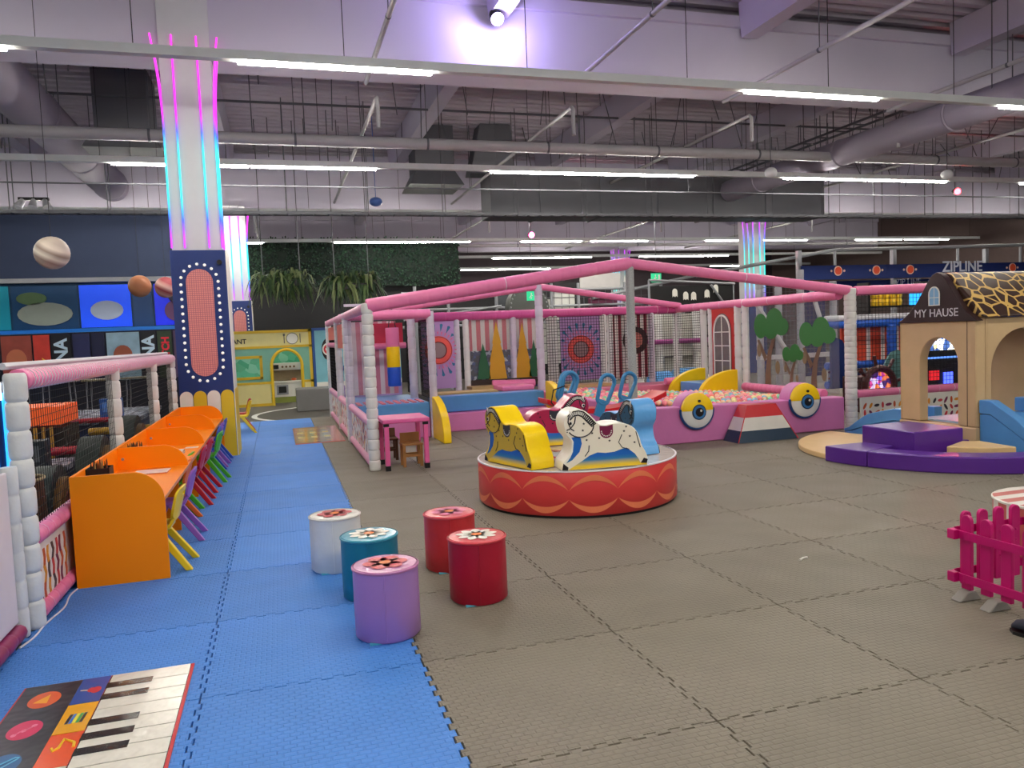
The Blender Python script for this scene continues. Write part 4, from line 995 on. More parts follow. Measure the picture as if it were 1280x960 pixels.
# striped entry ramp
t = thing('entry_ramp', 'trapezoid foam step with red, white and navy bands before the ball pit', 'foam step', (5.6,6.4,0))
x0,x1,xa,xb,yf,yt,h = 5.17,6.10,5.42,5.86,6.22,6.50,.48
bands = [(0,.15,mat('navy_vinyl',(20,52,76),.38)),(.15,.32,mat('white_vinyl',(220,218,212),.4)),(.32,.48,m_redv)]
for za,zb,m in bands:
    fa, fb = za/h, zb/h
    def ring(f,z):
        l = x0+(xa-x0)*f; r = x1+(xb-x1)*f; fr = yf+(yt-yf)*f*.55
        return [(l,fr,z),(r,fr,z),(r,6.585,z),(l,6.585,z)]
    MB().rings([ring(fa,za),ring(fb,zb)]).build('band', m, t)
b = MB(); b.tube([(x0,yf,.004),(xa,yf+(yt-yf)*.55,h)],.007,6); b.tube([(x1,yf,.004),(xb,yf+(yt-yf)*.55,h)],.007,6); b.build('edge_piping', m_redv, t)
# punch bag
t = thing('punch_bag', 'hanging foam bag in pink, yellow and blue inside the play frame', 'punch bag', (1.27,10.35,.78))
for (z0,z1,m) in ((1.44,1.76,m_ppad),(1.10,1.44,m_yel),(.78,1.10,mat('royal_blue_vinyl',(30,80,190),.35))): MB().prof((1.27,10.35,z0),(1.27,10.35,z1),[(0,.108),(.05,.113),(.95,.113),(1,.108)],20).build('bag_section', m, t, smooth=True)
b = MB()
for s in (-.06,.06): b.cyl((1.27+s,10.35,1.76),(1.27,10.35,2.15),.008,n=5)
b.build('hanging_strap', m_black, t)
MB().box(.5,1.72,10.31,10.39,2.13,2.17).build('hanging_bar', m_lpad, t)

# balls in the pit: 300 singly, the rest as one heap
BC = [('pink',(248,150,165)),('coral',(248,140,120)),('mint',(150,222,175)),('pale yellow',(245,232,165)),('light blue',(140,200,228)),('peach',(248,200,165)),('rose',(240,120,155))]
BM = [mat('ball_'+n.replace(' ','_'), c, .35, var=.02) for n, c in BC]
bme = []
for m in BM:
    o = MB().sphere((0,0,0),.043,10,6).build('pit_ball', m, None, smooth=True); bme.append(o.data); bpy.data.objects.remove(o)
spots = []
y = 6.94; row = 0
while y < 10.3:
    x = 4.20+(.044 if row % 2 else 0)
    while x < 7.0:
        if not (x > 5.95 and y > 8.95): spots.append((x+random.uniform(-.008,.008), y+random.uniform(-.008,.008)))
        x += .088
    y += .077; row += 1
def surf(x, y): return .44+.05*math.sin(x*2.3+1)*math.sin(y*1.7)+.04*(x < 4.8)+random.uniform(-.012,.018)
spots.sort(key=lambda p: (Vector((p[0],p[1],.45))-CAM).length)
vis = [p for p in spots if p[1] > 7.3]
heap = MB()
for i, (x,y) in enumerate(vis):
    k = random.randrange(7); z = surf(x,y)
    if i < 300:
        o = bpy.data.objects.new('pit_ball', bme[k]); C.objects.link(o); o.location = (x,y,z)
        tag(o, '%s plastic ball in the ball pit' % BC[k][0], 'ball', 'balls in the ball pit')
    else:
        heap.sphere((x,y,z),.043,7,4,m=k)
for (x,y) in spots:
    if y <= 7.3: heap.sphere((x,y,.41),.043,7,4,m=random.randrange(7))
o = heap.build('ball_heap', BM, None, smooth=True); tag(o, 'heap of pastel plastic balls filling the ball pit', 'balls', 'balls in the ball pit'); stuff(o)

# pink table, two wooden stools
m_tab = mat('pink_table_plastic',(226,100,160),.35,var=.03)
t = thing('child_table', 'small pink square table standing before the play frame', 'table', (.86,6.85,0))
MB().box(.55,1.12,6.50,7.15,.565,.615).build('table_top', m_tab, t, bevel=.015)
for x in (.60,1.07):
    for y in (6.55,7.10):
        lg = MB().box(x-.028,x+.028,y-.028,y+.028,.06,.56).build('leg', m_tab, t, bevel=.008); MB().box(x-.03,x+.03,y-.03,y+.03,0,.06).build('foot_cap', m_black, lg)
        MB().box(x-.03,x+.03,y-.03,y+.03,.53,.563).build('bracket', m_black, t)
m_wd = mat('warm_wood',(160,112,62),.5,var=.2,scale=8); m_wd2 = mat('dark_wood',(92,62,40),.5,var=.2,scale=8)
def wstool(x, y, m, lab):
    t = thing('wooden_stool', lab, 'stool', (x,y,0))
    MB().box(x-.13,x+.13,y-.12,y+.12,.26,.285).build('seat', m, t, bevel=.005)
    for sx in (-1,1):
        for sy in (-1,1): MB().box(x+sx*.105-.018,x+sx*.105+.018,y+sy*.095-.018,y+sy*.095+.018,0,.26).build('leg', m, t)
    for sy in (-1,1): MB().box(x-.09,x+.09,y+sy*.095-.01,y+sy*.095+.01,.12,.15).build('stretcher', m, t)
    MB().box(x-.12,x+.12,y+.10,y+.12,.285,.40).build('back_slat', m, t)
wstool(.93,6.82,m_wd,'small light wooden chair tucked under the pink table'); wstool(.72,7.45,m_wd2,'small dark wooden chair behind the pink table')

# ------------------------------------------------------------------ little soft house on its round base
hx, hy = 6.92, 4.62
t = thing('soft_house', 'beige soft-play house with giraffe-print roof and arched openings', 'play house', (7.6,4.7,0))
X0, X1, Y0, Y1, ZE = 6.90, 8.30, 4.15, 5.25, 1.53
def arch_wall(axis, a0, a1, o0, o1, zs, zsp, d0, d1, z1=ZE, zb=.30, rise=None):
    """wall from a0..a1 with arch opening o0..o1, sill zs, springing zsp"""
    r = (o1-o0)/2; cxx = (o0+o1)/2; rz = rise or r; k = 16
    arch = [(cxx+r*math.cos(a), zsp+rz*math.sin(a)) for a in [PI*i/k for i in range(k+1)]]
    b = MB()
    pts = [(a0,zb),(o0,zb),(o0,zsp)]+arch[::-1][1:-1]+[(o1,zsp),(o1,zb),(a1,zb),(a1,z1),(a0,z1)]
    b.extrude(pts, axis, d0, d1)
    return b
arch_wall('x',Y0,Y1,4.40,4.95,.30,1.02,X0,X0+.13,rise=.30).build('gable_wall', m_beige, t, bevel=.012)
arch_wall('y',X0+.135,X1,7.12,8.12,.30,.93,Y0,Y0+.13,rise=.47).build('side_wall', m_beige, t, bevel=.012)
arch_wall('y',X0+.135,X1,7.12,8.12,.30,.93,Y1-.13,Y1,rise=.47).build('side_wall', m_beige, t, bevel=.012)
MB().box(X1-.13,X1,Y0+.135,Y1-.135,.30,ZE).build('rear_wall', m_beige, t, bevel=.012)
MB().box(X0-.02,X1,Y0-.01,Y1+.01,.0,.295).build('base_block', m_beige, t, bevel=.015)
MB().box(X0+.14,X1-.14,Y0+.14,Y1-.14,.297,.32).build('floor_pad', mat('pale_blue_pad',(176,200,226),.25,coat=.3), t)
G = [(5.27,1.50),(5.18,1.55),(5.08,1.62),(4.97,1.73),(4.87,1.87),(4.78,2.0),(4.72,2.06),(4.66,2.085),(4.60,2.06),(4.54,2.0),(4.45,1.87),(4.36,1.73),(4.26,1.61),(4.17,1.55),(4.10,1.50)]
m_dark = mat('dark_brown_vinyl',(44,24,26),.4)
MB().extrude(G,'x',X0-.03,X0+.06).build('gable_front', m_dark, t, bevel=.008)
m_gir = mat_cells('giraffe_print',(54,32,24),(206,168,92),6.0,.062,.4)
RF = [(5.28,1.535),(4.76,2.045),(4.66,2.085),(4.56,2.045),(4.08,1.535)]
MB().extrude(RF,'x',X0+.065,X1+.03).build('giraffe_roof', m_gir, t, bevel=.03)
wy, wz = 4.69, 1.73
MB().extrude([(wy-.075,1.70),(wy+.075,1.70),(wy+.075,1.83)]+[(wy+.075*math.cos(a),1.83+.085*math.sin(a)) for a in [PI*i/10 for i in range(1,10)]]+[(wy-.075,1.83)],'x',X0-.036,X0-.031).build('printed_window', mat('window_pale_blue',(130,180,215),.4), t)
b = MB(); fr = [(wy-.075,1.70),(wy+.075,1.70),(wy+.075,1.83)]+[(wy+.075*math.cos(a),1.83+.085*math.sin(a)) for a in [PI*i/10 for i in range(1,10)]]+[(wy-.075,1.83)]
b.tube([(X0-.037,p[0],p[1]) for p in fr],.008,6,closed=True); b.cyl((X0-.037,wy,1.70),(X0-.037,wy,1.915),.004,n=5); b.cyl((X0-.037,wy-.075,1.79),(X0-.037,wy+.075,1.79),.004,n=5); b.build('window_frame', m_ivory, t)
text('house_lettering','MY HAUSE',.135,mat('grey_letters',(206,204,208),.45),facing((X0-.032,4.675,1.605),(-1,0,0)),t,.002,1.0,bold=0.0)
b = MB()
for yy in (Y0+.01,Y1-.01): b.cyl((X0-.003,yy,.3),(X0-.003,yy,ZE),.006,n=6)
b.build('corner_seam', m_beige, t)
MB().box(X0-.004,X0-.001,Y0+.115,Y0+.121,.3,ZE-.02).build('panel_joint', m_dark, t)
MB().box(X0+.155,X0+.161,Y0-.004,Y0-.001,.3,ZE-.02).build('panel_joint', m_beige, t)
# slides on both sides
def slide(label, ysgn, y0, h, L):
    s = thing('blue_slide', label, 'slide', (7.3,y0+ysgn*L/2,0))
    def lift(u): return h-.165 if u < .14 else max(.025, (h-.165)*(1-max(0,u-.14)/(L-.14))+.02*math.sin(PI*min(1,(u-.14)/(L-.14))))
    US = [0,.07,.14]+[.14+(L-.14)*i/10 for i in range(1,11)]
    P = [(y0,0)]+[(y0+ysgn*u,lift(u)-.004) for u in US]+[(y0+ysgn*L,0)]
    MB().extrude(P,'x',X0+.03,X0+.66).build('ramp', m_bvin, s, bevel=.012)
    def band(off, th):
        U = [(u,lift(u)) for u in US]
        return U+[(u, v+.155*(1 if u < L*.6 else max(.25,1-(u-L*.6)/(L*.5)))) for u,v in U][::-1]
    for xa in (X0+.02,X0+.54):
        MB().extrude([(y0+ysgn*u,v+.003) for u,v in band(0,0)],'x',xa,xa+.13).build('side_rail', m_bvin, s, bevel=.012)
    return s
slide('blue soft slide running down beside the purple step on the soft house front', -1, Y0-.012, .62, .85)
slide('blue soft slide on the ball pit side of the soft house', 1, Y1+.012, .42, 1.05)
# round base: purple ring, tan disc sector, steps
def sector(label, name, r0, r1, a0, a1, z1, m, n=28, cat='foam block', bevel=.015, cx=hx, cy=hy):
    b = MB(); R = []
    for i in range(n+1):
        a = a0+(a1-a0)*i/n; ca, sa = math.cos(a), math.sin(a)
        R.append([(cx+r0*ca,cy+r0*sa,0),(cx+r1*ca,cy+r1*sa,0),(cx+r1*ca,cy+r1*sa,z1),(cx+r0*ca,cy+r0*sa,z1)])
    b.rings(R); return tag(b.build(name, m, None, bevel=bevel), label, cat)
d2r = math.radians
sector('long curved purple foam kerb in front of the soft house','curved_kerb',1.37,1.68,d2r(199),d2r(278),.17,m_purple)
sector('short curved purple foam kerb beside the tan floor segment','curved_kerb',1.13,1.68,d2r(180),d2r(198.8),.17,m_purple)
sector('flat round tan foam floor segment behind the purple kerb','floor_segment',.45,1.62,d2r(101),d2r(179),.065,m_tan)
sector('tan quarter-round foam step between purple block and blue slide','quarter_step',.18,.66,d2r(206),d2r(264),.205,m_tan,14,cx=6.66,cy=4.05)
tag(MB().box(5.86,6.53,3.98,4.75,0,.345).build('purple_block', m_purple, None, bevel=.015), 'square purple foam block used as a step to the soft house', 'foam block')
tag(MB().box(6.55,6.86,4.2,5.2,0,.16).build('inner_step', m_purple, None, bevel=.015), 'low purple foam filler between block and soft house wall', 'foam block')

# ------------------------------------------------------------------ magenta picket pen, striped drum, shoe
m_mag = mat('magenta_plastic',(196,10,110),.38,var=.06); m_foot = mat('fence_foot_grey',(140,136,130),.4)
t = thing('picket_fence', 'magenta plastic picket fence forming a small pen', 'fence', (3.3,.5,0))
def picket(x, y, ax, ay):
    # local u along (ax,ay), thickness across
    nx, ny = -ay, ax; w, th = .031, .012
    pr = [(-w,.055),(w,.055),(w,.44)]+[(w*math.cos(a),.44+w*.95*math.sin(a)) for a in [PI*i/8 for i in range(1,8)]]+[(-w,.44)]
    b = MB(); b.rings([[(x+ax*u+nx*s*th,y+ay*u+ny*s*th,z) for u,z in pr] for s in (-1,1)]); b.build('picket', m_mag, t, bevel=.004)
    b = MB()
    for zz_ in (.46,.33,.27,.19): b.sphere((x-nx*th*0+(-nx*.013 if nx*(x-3)+ny*(y-.5) > 0 else nx*.013),y+(-ny*.013 if nx*(x-3)+ny*(y-.5) > 0 else ny*.013),zz_),.007,6,4)
    b.build('rivet', m_mag, t)
FP = [(2.985+.05*((.66-y)/.6)**2*0+.02*math.sin((.66-y)*2), y) for y in [.665-.118*i for i in range(9)]]
for x, y in FP: picket(x, y, 0, 1)
BP = [(3.06+.118*i, .745) for i in range(6)]
for x, y in BP: picket(x, y, 1, 0)
for z in (.095,.335):
    pts = [(FP[-1][0]-.022,FP[-1][1]-.05)]+[(x-.022,y) for x,y in FP[::-1]]+[(2.97,.735),(2.99,.765),(3.03,.772)]+[(x,.770) for x,y in BP]+[(BP[-1][0]+.05,.770)]
    b = MB(); R = []
    for x, y in pts: R.append([(x-.006,y-.002,z),(x+.006,y+.002,z),(x+.006,y+.002,z+.045),(x-.006,y-.002,z+.045)])
    b.rings(R); b.build('cross_rail', m_mag, t)
    b = MB(); b.box(2.93,2.965,.70,.75,z-.005,z+.05); b.build('rail_clip', m_mag, t, bevel=.005)
for x, y in ((2.985,.665),(2.992,.49),(3.0,.25)):
    b = MB(); b.rings([[(x-.09,y-.035,0),(x+.07,y-.035,0),(x+.07,y+.035,0),(x-.09,y+.035,0)],[(x-.03,y-.03,.05),(x+.03,y-.03,.05),(x+.03,y+.03,.05),(x-.03,y+.03,.05)]]); b.build('foot', m_foot, t, bevel=.008)
t = thing('striped_drum', 'big drum stool with red and white vertical stripes behind the picket fence', 'stool', (4.16,1.01,0))
n = 28; dr = .40; dh = .37; mss = [mat('drum_red',(190,92,90),.4), mat('drum_white',(226,220,214),.4)]
for k in range(n):
    a0, a1 = 2*PI*k/n, 2*PI*(k+1)/n; b = MB()
    b.rings([[(4.16+dr*math.cos(a),1.01+dr*math.sin(a),z) for z in (0,dh)] for a in (a0,(a0+a1)/2,a1)], False, False, closed=False); b.build('side_stripe', mss[k%2], t)
b = MB(); b.lathe([(dr+.006,dh-.012),(dr+.008,dh),(dr,dh+.006)],(4.16,1.01,0),48,caps=False); b.build('piping', m_ivory, t, smooth=True)
for k in range(10):     # striped top cloth
    ya, yb = -dr+2*dr*k/10, -dr+2*dr*(k+1)/10; P = []
    for i in range(7): yy = ya+(yb-ya)*i/6; P.append((4.16+math.sqrt(max(0,dr*dr-yy*yy)),1.01+yy,dh+.004))
    for i in range(7): yy = yb+(ya-yb)*i/6; P.append((4.16-math.sqrt(max(0,dr*dr-yy*yy)),1.01+yy,dh+.004))
    MB().poly(P).build('top_stripe', mss[k%2], t)
t = thing('shoe', 'dark navy shoe toe resting on the grey mat by the picket fence', 'shoe', (2.85,.12,0))
b = MB(); R = []; sd = (.35,-.937); sq_ = (.937,.35)
for (u,w_,h_) in ((0,.012,.02),(.02,.034,.045),(.06,.044,.055),(.12,.046,.06),(.19,.042,.075),(.24,.036,.08),(.265,.024,.06)):
    R.append([(2.80+sd[0]*u+sq_[0]*w_*math.cos(a),.24+sd[1]*u+sq_[1]*w_*math.cos(a),max(.012,.02+h_*.5+h_*.5*math.sin(a))) for a in [2*PI*i/12 for i in range(12)]])
b.rings(R); b.build('upper', mat('navy_fabric',(28,32,48),.7), t, smooth=True)
b = MB(); P = [(2.80+sd[0]*u+sq_[0]*v,.24+sd[1]*u+sq_[1]*v) for u,v in ((-.01,0),(.02,-.042),(.1,-.054),(.26,-.04),(.275,0),(.26,.04),(.1,.054),(.02,.042))]; b.extrude(P,'z',0,.016); b.build('sole', m_black, t)
tag(MB().tube([(2.62,1.62,.006),(2.66,1.64,.008),(2.70,1.65,.006)],.007,6).build('paper_scrap', m_ivory), 'small white paper scrap lying on the grey mats', 'paper scrap')

# ------------------------------------------------------------------ toy town behind the blue mats
YR = 18.3
t = thing('restaurant_front', 'yellow framed toy restaurant wall with window and arched doorway', 'play house', (-.7,YR,0))
m_cream = mat('cream_board',(226,216,150),.5); m_teal = mat('teal_board',(120,178,160),.5); m_yfr = mat('mustard_trim',(214,178,40),.45)
rx0, rx1 = -2.9, .28
MB().box(rx0,rx1,YR,YR+.05,1.52,1.88).build('sign_board', m_cream, t)
def wallpiece(x0,x1,z0,z1,m,nm='wall_board'): MB().box(x0,x1,YR,YR+.05,z0,z1).build(nm, m, t)
wallpiece(rx0,-.80,.60,1.48,m_teal); wallpiece(rx0,-.80,-.02,.56,m_cream); wallpiece(.06,rx1,.60,1.48,m_teal); wallpiece(.06,rx1,-.02,.56,m_cream)
acx, ar = -.37, .38
P = [(-.80,1.48),(-.80,1.0)]+[(acx-ar*math.cos(a)-.0,1.0+.42*math.sin(a)) for a in [PI*i/14 for i in range(15)]]+[(.06,1.0),(.06,1.48)]
MB().extrude(P,'y',YR,YR+.05).build('wall_board', m_teal, t)
for (x0,x1,z0,z1) in ((rx0,rx1,1.86,1.93),(rx0,rx1,1.47,1.53),(rx0,-.78,.55,.61),(.04,rx1,.55,.61),(rx1-.07,rx1,-.02,1.93),(rx0,-.78,-.02,.05)): MB().box(x0,x1,YR-.02,YR+.06,z0,z1).build('trim_strip', m_yfr, t)
b = MB(); b.tube([(acx-ar,YR-.005,-.02)]+[(acx-ar*math.cos(a),YR-.005,1.0+.42*math.sin(a)) for a in [PI*i/16 for i in range(17)]]+[(acx+ar,YR-.005,-.02)],.045,6); b.build('arch_trim', m_yfr, t)
b = MB()
for (x0,x1,z0,z1) in ((-2.2,-.98,1.22,1.29),(-2.2,-.98,.68,.75),(-1.04,-.97,.68,1.29),(-2.25,-2.18,.68,1.29)): b.box(x0,x1,YR-.03,YR+.01,z0,z1)
b.build('window_trim', m_yfr, t)
MB().box(-2.18,-1.04,YR-.012,YR-.002,.75,1.22).build('window_scene', mat_patches('green_scene_print',[(70,170,130),(90,190,150),(130,205,175),(90,180,140)],5), t)
text('sign_lettering','RESTAURANT',.17,m_ink,facing((-1.33,YR-.012,1.66),(0,-1,0)),t,.002,align='RIGHT',bold=.003)
b = MB(); b.extrude(circ(-.20,1.70,.14,24),'y',YR-.02,YR-.004); b.build('plate_emblem', m_ivory, t)
b = MB(); arc_ring(b,-.20,1.70,.135,.15,'y',YR-.022,YR-.004,24); b.cyl((-.40,YR-.01,1.58),(-.40,YR-.01,1.8),.012,n=6); b.box(-.425,-.375,YR-.015,YR-.003,1.77,1.83); b.cyl((-.0,YR-.01,1.58),(-.0,YR-.01,1.82),.012,n=6); b.build('cutlery_emblem', mat('emblem_grey',(90,88,84),.4), t)
# toy kitchen seen through the arch
t = thing('toy_kitchen', 'white toy kitchen with oven seen through the restaurant arch', 'toy kitchen', (-.4,YR+.9,0))
ky = YR+.8
MB().box(-.85,.05,ky,ky+.4,-.02,.14).build('plinth', mat('moss_board',(130,140,60),.5), t)
MB().box(-.80,.0,ky,ky+.4,.14,.52).build('lower_unit', m_ivory, t); MB().box(-.82,.02,ky-.03,ky+.4,.52,.56).build('worktop', m_ivory, t)
MB().box(-.80,.0,ky+.3,ky+.4,.56,.86).build('splashback', mat('tan_back',(150,130,100),.5), t); MB().box(-.80,.0,ky,ky+.4,.86,1.05).build('upper_unit', m_ivory, t)
od = MB().box(-.66,-.36,ky-.012,ky-.002,.20,.46).build('oven_door', m_galv, t); MB().box(-.61,-.41,ky-.018,ky-.012,.25,.42).build('oven_glass', m_black, od)
MB().box(-.74,-.58,ky-.014,ky-.002,.90,1.01).build('microwave_window', m_black, t)
b = MB()
for k in range(4): b.cyl((-.48+k*.1,ky-.02,.95),(-.48+k*.1,ky,.95),.03,n=10)
b.build('knob', mat('knob_brown',(120,90,60),.4), t)
o = MB(); o.sphere((-.2,ky+.12,.60),.06,10,6,(1.2,1,.6)); tag(o.build('toy_food', mat('toy_orange',(230,100,40),.4), None, smooth=True), 'orange toy food piece on the toy kitchen worktop', 'toy food')
t = thing('restaurant_backdrop', 'green printed backdrop behind the restaurant arch', 'backdrop', (-.5,YR+1.3,0)); MB().box(-1.12,.2,YR+1.28,YR+1.31,-.02,1.5).build('backdrop_sheet', mat_patches('green_scene_print',[(70,170,130)],5), t)
# clinic front
t = thing('clinic_front', 'light blue toy clinic wall with a red cross badge', 'play house', (1.1,YR,0))
MB().box(.32,2.6,YR+.01,YR+.06,.45,1.90).build('wall_board', mat('pale_cyan_board',(128,192,208),.5), t); MB().box(.32,2.6,YR+.01,YR+.06,-.02,.45).build('base_board', mat('lavender_board',(150,130,190),.5), t)
MB().box(.30,2.6,YR-.01,YR+.07,1.88,1.95).build('trim_strip', mat('blue_trim',(40,80,150),.5), t); MB().box(.30,.36,YR-.01,YR+.07,-.02,1.9).build('trim_strip', mat('blue_trim',(40,80,150)), t)
MB().box(.36,2.6,YR,YR+.01,.40,.52).build('white_band', m_ivory, t)
bx, bz = .72, 1.38
MB().extrude([(bx+.19*math.cos(a),bz+.30*math.sin(a)) for a in [2*PI*i/28 for i in range(28)]],'y',YR-.012,YR).build('badge_back', m_ink, t)
MB().extrude(circ(bx,bz,.175,24),'y',YR-.02,YR-.012).build('badge_disc', m_ivory, t); MB().extrude(circ(bx,bz,.14,24),'y',YR-.026,YR-.02).build('badge_red', mat('badge_red',(205,40,50),.45), t)
b = MB(); b.box(bx-.03,bx+.03,YR-.03,YR-.026,bz-.09,bz+.09); b.box(bx-.09,bx-.03,YR-.03,YR-.026,bz-.03,bz+.03); b.box(bx+.03,bx+.09,YR-.03,YR-.026,bz-.03,bz+.03); b.build('cross_emblem', m_ivory, t)
b = MB(); b.tube([(1.2-.35*math.cos(a),YR-.01,.45+.45*math.sin(a)) for a in [PI*i/12 for i in range(13)]],.06,6); b.build('arch_trim', mat('blue_trim',(40,80,150)), t)
tag(MB().box(-.22,.62,15.9,16.7,-.02,.50).build('grey_block', mat('grey_vinyl_block',(120,120,118),.5,bump=.1,bscale=6), None, bevel=.02), 'big grey foam block in front of the toy restaurant', 'foam block')
t = thing('board_mat', 'glossy board-game floor panel printed with coloured squares beside the play frame', 'play mat', (0,10.9,0))
MB().box(-.40,.36,9.72,12.05,0,.012).build('panel', mat('game_border',(205,120,110),.12,coat=.5), t)
gc = [(214,190,120),(225,200,90),(200,150,120),(180,160,110),(230,215,150),(205,110,90)]
for i in range(5):
    for j in range(9): MB().box(-.34+i*.105,-.24+i*.105,9.95+j*.215,10.15+j*.215,.012,.014).build('game_square', mat('game_%d' % ((i*3+j*2) % 6), gc[(i*3+j*2) % 6], .12, coat=.5), t)

# ------------------------------------------------------------------ hanging planters and leafy wall in the back
m_leaf = [mat('leaf_%d' % i, c, .6, var=.3) for i, c in enumerate(((20,44,22),(34,62,28),(62,84,40),(100,112,70)))]
def planter(label, x, y, z, w, n):
    t = thing('hanging_planter', label, 'hanging plants', (x,y,z))
    MB().box(x-w,x+w,y-.15,y+.15,z,z+.14).build('trough', m_black, t)
    b = MB()
    for s in (-w*.8,w*.8): b.cyl((x+s,y,z+.14),(x+s,y,7.05),.012,n=5)
    b.build('hanging_rod', m_galvd, t)
    for li in range(4):
        b = MB()
        for k in range(n):
            a = random.uniform(0,2*PI); L = random.uniform(.12,.7); ox = x+random.uniform(-w,w); oy = y+random.uniform(-.12,.12); oz = z+.12
            dx_, dy_ = math.cos(a)*L*.8, math.sin(a)*L*.5; up = random.uniform(.0,.45); P = []
            for f in (0,.35,.7,1.0): P.append(Vector((ox+dx_*f, oy+dy_*f, oz+up*math.sin(f*PI*.7)-L*f*f*1.1)))
            wd = .018+.012*random.random(); side = Vector((-math.sin(a),math.cos(a),0))*wd+Vector((wd*.4,0,0))
            R = [[p-side*q, p+side*q] for p, q in zip(P,(.5,1,.9,.1))]
            b.rings(R, False, False, 0, closed=False)
        stuff(b.build('foliage', m_leaf[li], t))
planter('hanging trough of trailing plants above the restaurant wall', -.38, 17.3, 2.98, .55, 90)
planter('hanging trough of trailing plants over the far end of the play frame', 1.22, 16.3, 2.80, .50, 80)
t = thing('leafy_wall', 'dark green artificial leaf wall high behind the toy restaurant', 'plant wall', (2,25.4,3.4))
MB().box(-2.6,6.0,25.4,25.5,3.5,5.2).build('backing', mat('leaf_backing',(16,26,22),.9), t)
for li in range(3):
    b = MB()
    for k in range(1100):
        x = random.uniform(-2.6,6.0); z = random.uniform(3.5,5.2); a = random.uniform(0,2*PI); s = random.uniform(.05,.11); dx_, dz_ = s*math.cos(a), s*math.sin(a)
        b.poly([(x,25.38,z),(x+dx_*.5-dz_*.35,25.33,z+dz_*.5+dx_*.35),(x+dx_,25.30,z+dz_),(x+dx_*.5+dz_*.35,25.34,z+dz_*.5-dx_*.35)])
    stuff(b.build('leaves', mat('wall_leaf_%d' % li, ((22,48,34),(30,60,40),(18,38,34))[li], .7, var=.3), t))
struct(MB().box(-2.4,12,25.6,25.8,-.02,3.5).build('trim_1', mat('black_partition',(22,22,26),.7)))

# ------------------------------------------------------------------ arcade and display wall on the left
m_disp = mat('deep_teal_panel',(14,60,92),.4,var=.2)
t = thing('display_wall', 'long blue lit display board above the arcade posters', 'display', (-6,17,0))
MB().box(-12,-2.4,17.06,17.12,2.05,3.14).build('board', m_disp, t)
for i,(x0,x1,c,e) in enumerate(((-7.2,-6.2,(16,130,150),.2),(-6.15,-4.85,(12,60,100),.10),(-4.8,-3.75,(24,80,240),.42),(-3.7,-3.3,(14,60,110),.12),(-3.25,-2.5,(24,44,220),.38))):
    MB().box(x0,x1,17.03,17.055,2.12,3.08).build('backlit_panel', mat('backlit_%d' % i, c, .35, emit=c, es=e), t)
MB().box(-12,-2.4,16.85,17.05,2.02,2.10).build('ledge', mat('lit_blue_ledge',(30,110,190),.3,emit=(30,110,220),es=.15), t)
MB().box(-12,-2.4,16.9,17.1,3.14,3.24).build('top_rail', m_galv, t)
# generic cut-out shapes on the board (plain stand-ins)
for (x,z,rx,rz,c) in ((-5.5,2.45,.55,.26,(150,160,150)),(-5.75,2.8,.30,.14,(90,120,80)),(-4.25,2.5,.34,.22,(190,205,230)),(-2.8,2.45,.24,.24,(110,70,110)),(-2.75,2.8,.2,.2,(40,34,60))):
    MB().extrude(circ(x,z,rx,20,ry=rz),'y',16.99,17.02).build('cutout_shape', mat('cutout_%d_%d' % (c[0],c[1]), c, .5), t)
t = thing('poster_row', 'row of tall movie-style posters under the blue display board', 'posters', (-5,16.8,0))
PC = [((150,70,60),.62),((200,60,50),.36),((16,18,30),.42),((40,44,90),.38),((20,24,60),.3),((140,170,190),.72),((16,18,30),.34),((40,60,40),.34),((80,60,90),.22),((120,170,190),.8)]
MB().box(-12,-2.4,16.82,16.86,-.015,2.0).build('backing_board', mat('poster_backing',(20,22,40),.6), t)
x = -6.35
for i,(c,wd) in enumerate(PC):
    po = MB().box(x,x+wd-.04,16.78,16.81,.9,1.98).build('poster', mat('poster_%d' % i, c, .45, var=.35, scale=4), t)
    if i in (2,6): text('poster_lettering','ANA',.36,mat('poster_ice',(190,215,235),.45),facing((x+wd*.45,16.775,1.50),(0,-1,0),(-1,0,0)),po,.002,bold=.012)
    if i == 1: text('poster_lettering','Y',.26,mat('poster_yellow',(235,195,50),.45),facing((x+wd*.7,16.775,1.40),(0,-1,0),(-1,0,0)),po,.002)
    if i == 7: text('poster_lettering','TCH',.22,mat('poster_red',(215,40,60),.45),facing((x+wd*.5,16.775,1.62),(0,-1,0),(-1,0,0)),po,.002,bold=.010)
    if i in (0,5,9): MB().extrude(circ(x+wd*.45,1.45,.2,18,ry=.24),'y',16.77,16.779).build('poster_shape', mat('poster_blob_%d' % i, ((190,110,80),(150,80,60),(225,150,40))[(0,5,9).index(i)], .5), po)
    x += wd
struct(MB().box(-14,-2.2,19.8,20.0,-.02,5.2).build('wall_arcade', mat('dark_navy_wall',(16,28,54),.8)))
# planets hanging from the roof
def planet(label, x, y, z, r, cols, nm):
    t = thing('planet_ball', label, 'hanging ball', (x,y,z))
    m = ramp_mat(nm, [(i/len(cols),c) for i,c in enumerate(cols)], 2, 1/(2*r), .5, rough=.45)
    o = MB().sphere((0,0,0),r,24,14).build('ball', m, None, smooth=True); o.parent = t; o.rotation_euler = (.2,.5,0)
    MB().cyl((x,y,z+r),(x,y,7.06),.004,n=4).build('string', m_black, t)
planet('striped cream planet ball hanging over the arcade',-3.36,9.0,2.89,.215,[(150,140,125),(225,215,200),(170,150,140),(235,228,215),(150,130,120),(215,200,185),(190,175,160)],'planet_cream')
planet('plain orange-brown planet ball hanging before the blue display',-2.93,13.0,2.73,.2,[(150,90,60),(190,130,90),(170,105,70)],'planet_brown')
planet('red striped planet ball hanging beside the neon pillar',-2.56,13.55,2.74,.2,[(160,60,60),(215,170,160),(150,50,60),(220,180,170),(160,60,70)],'planet_red')
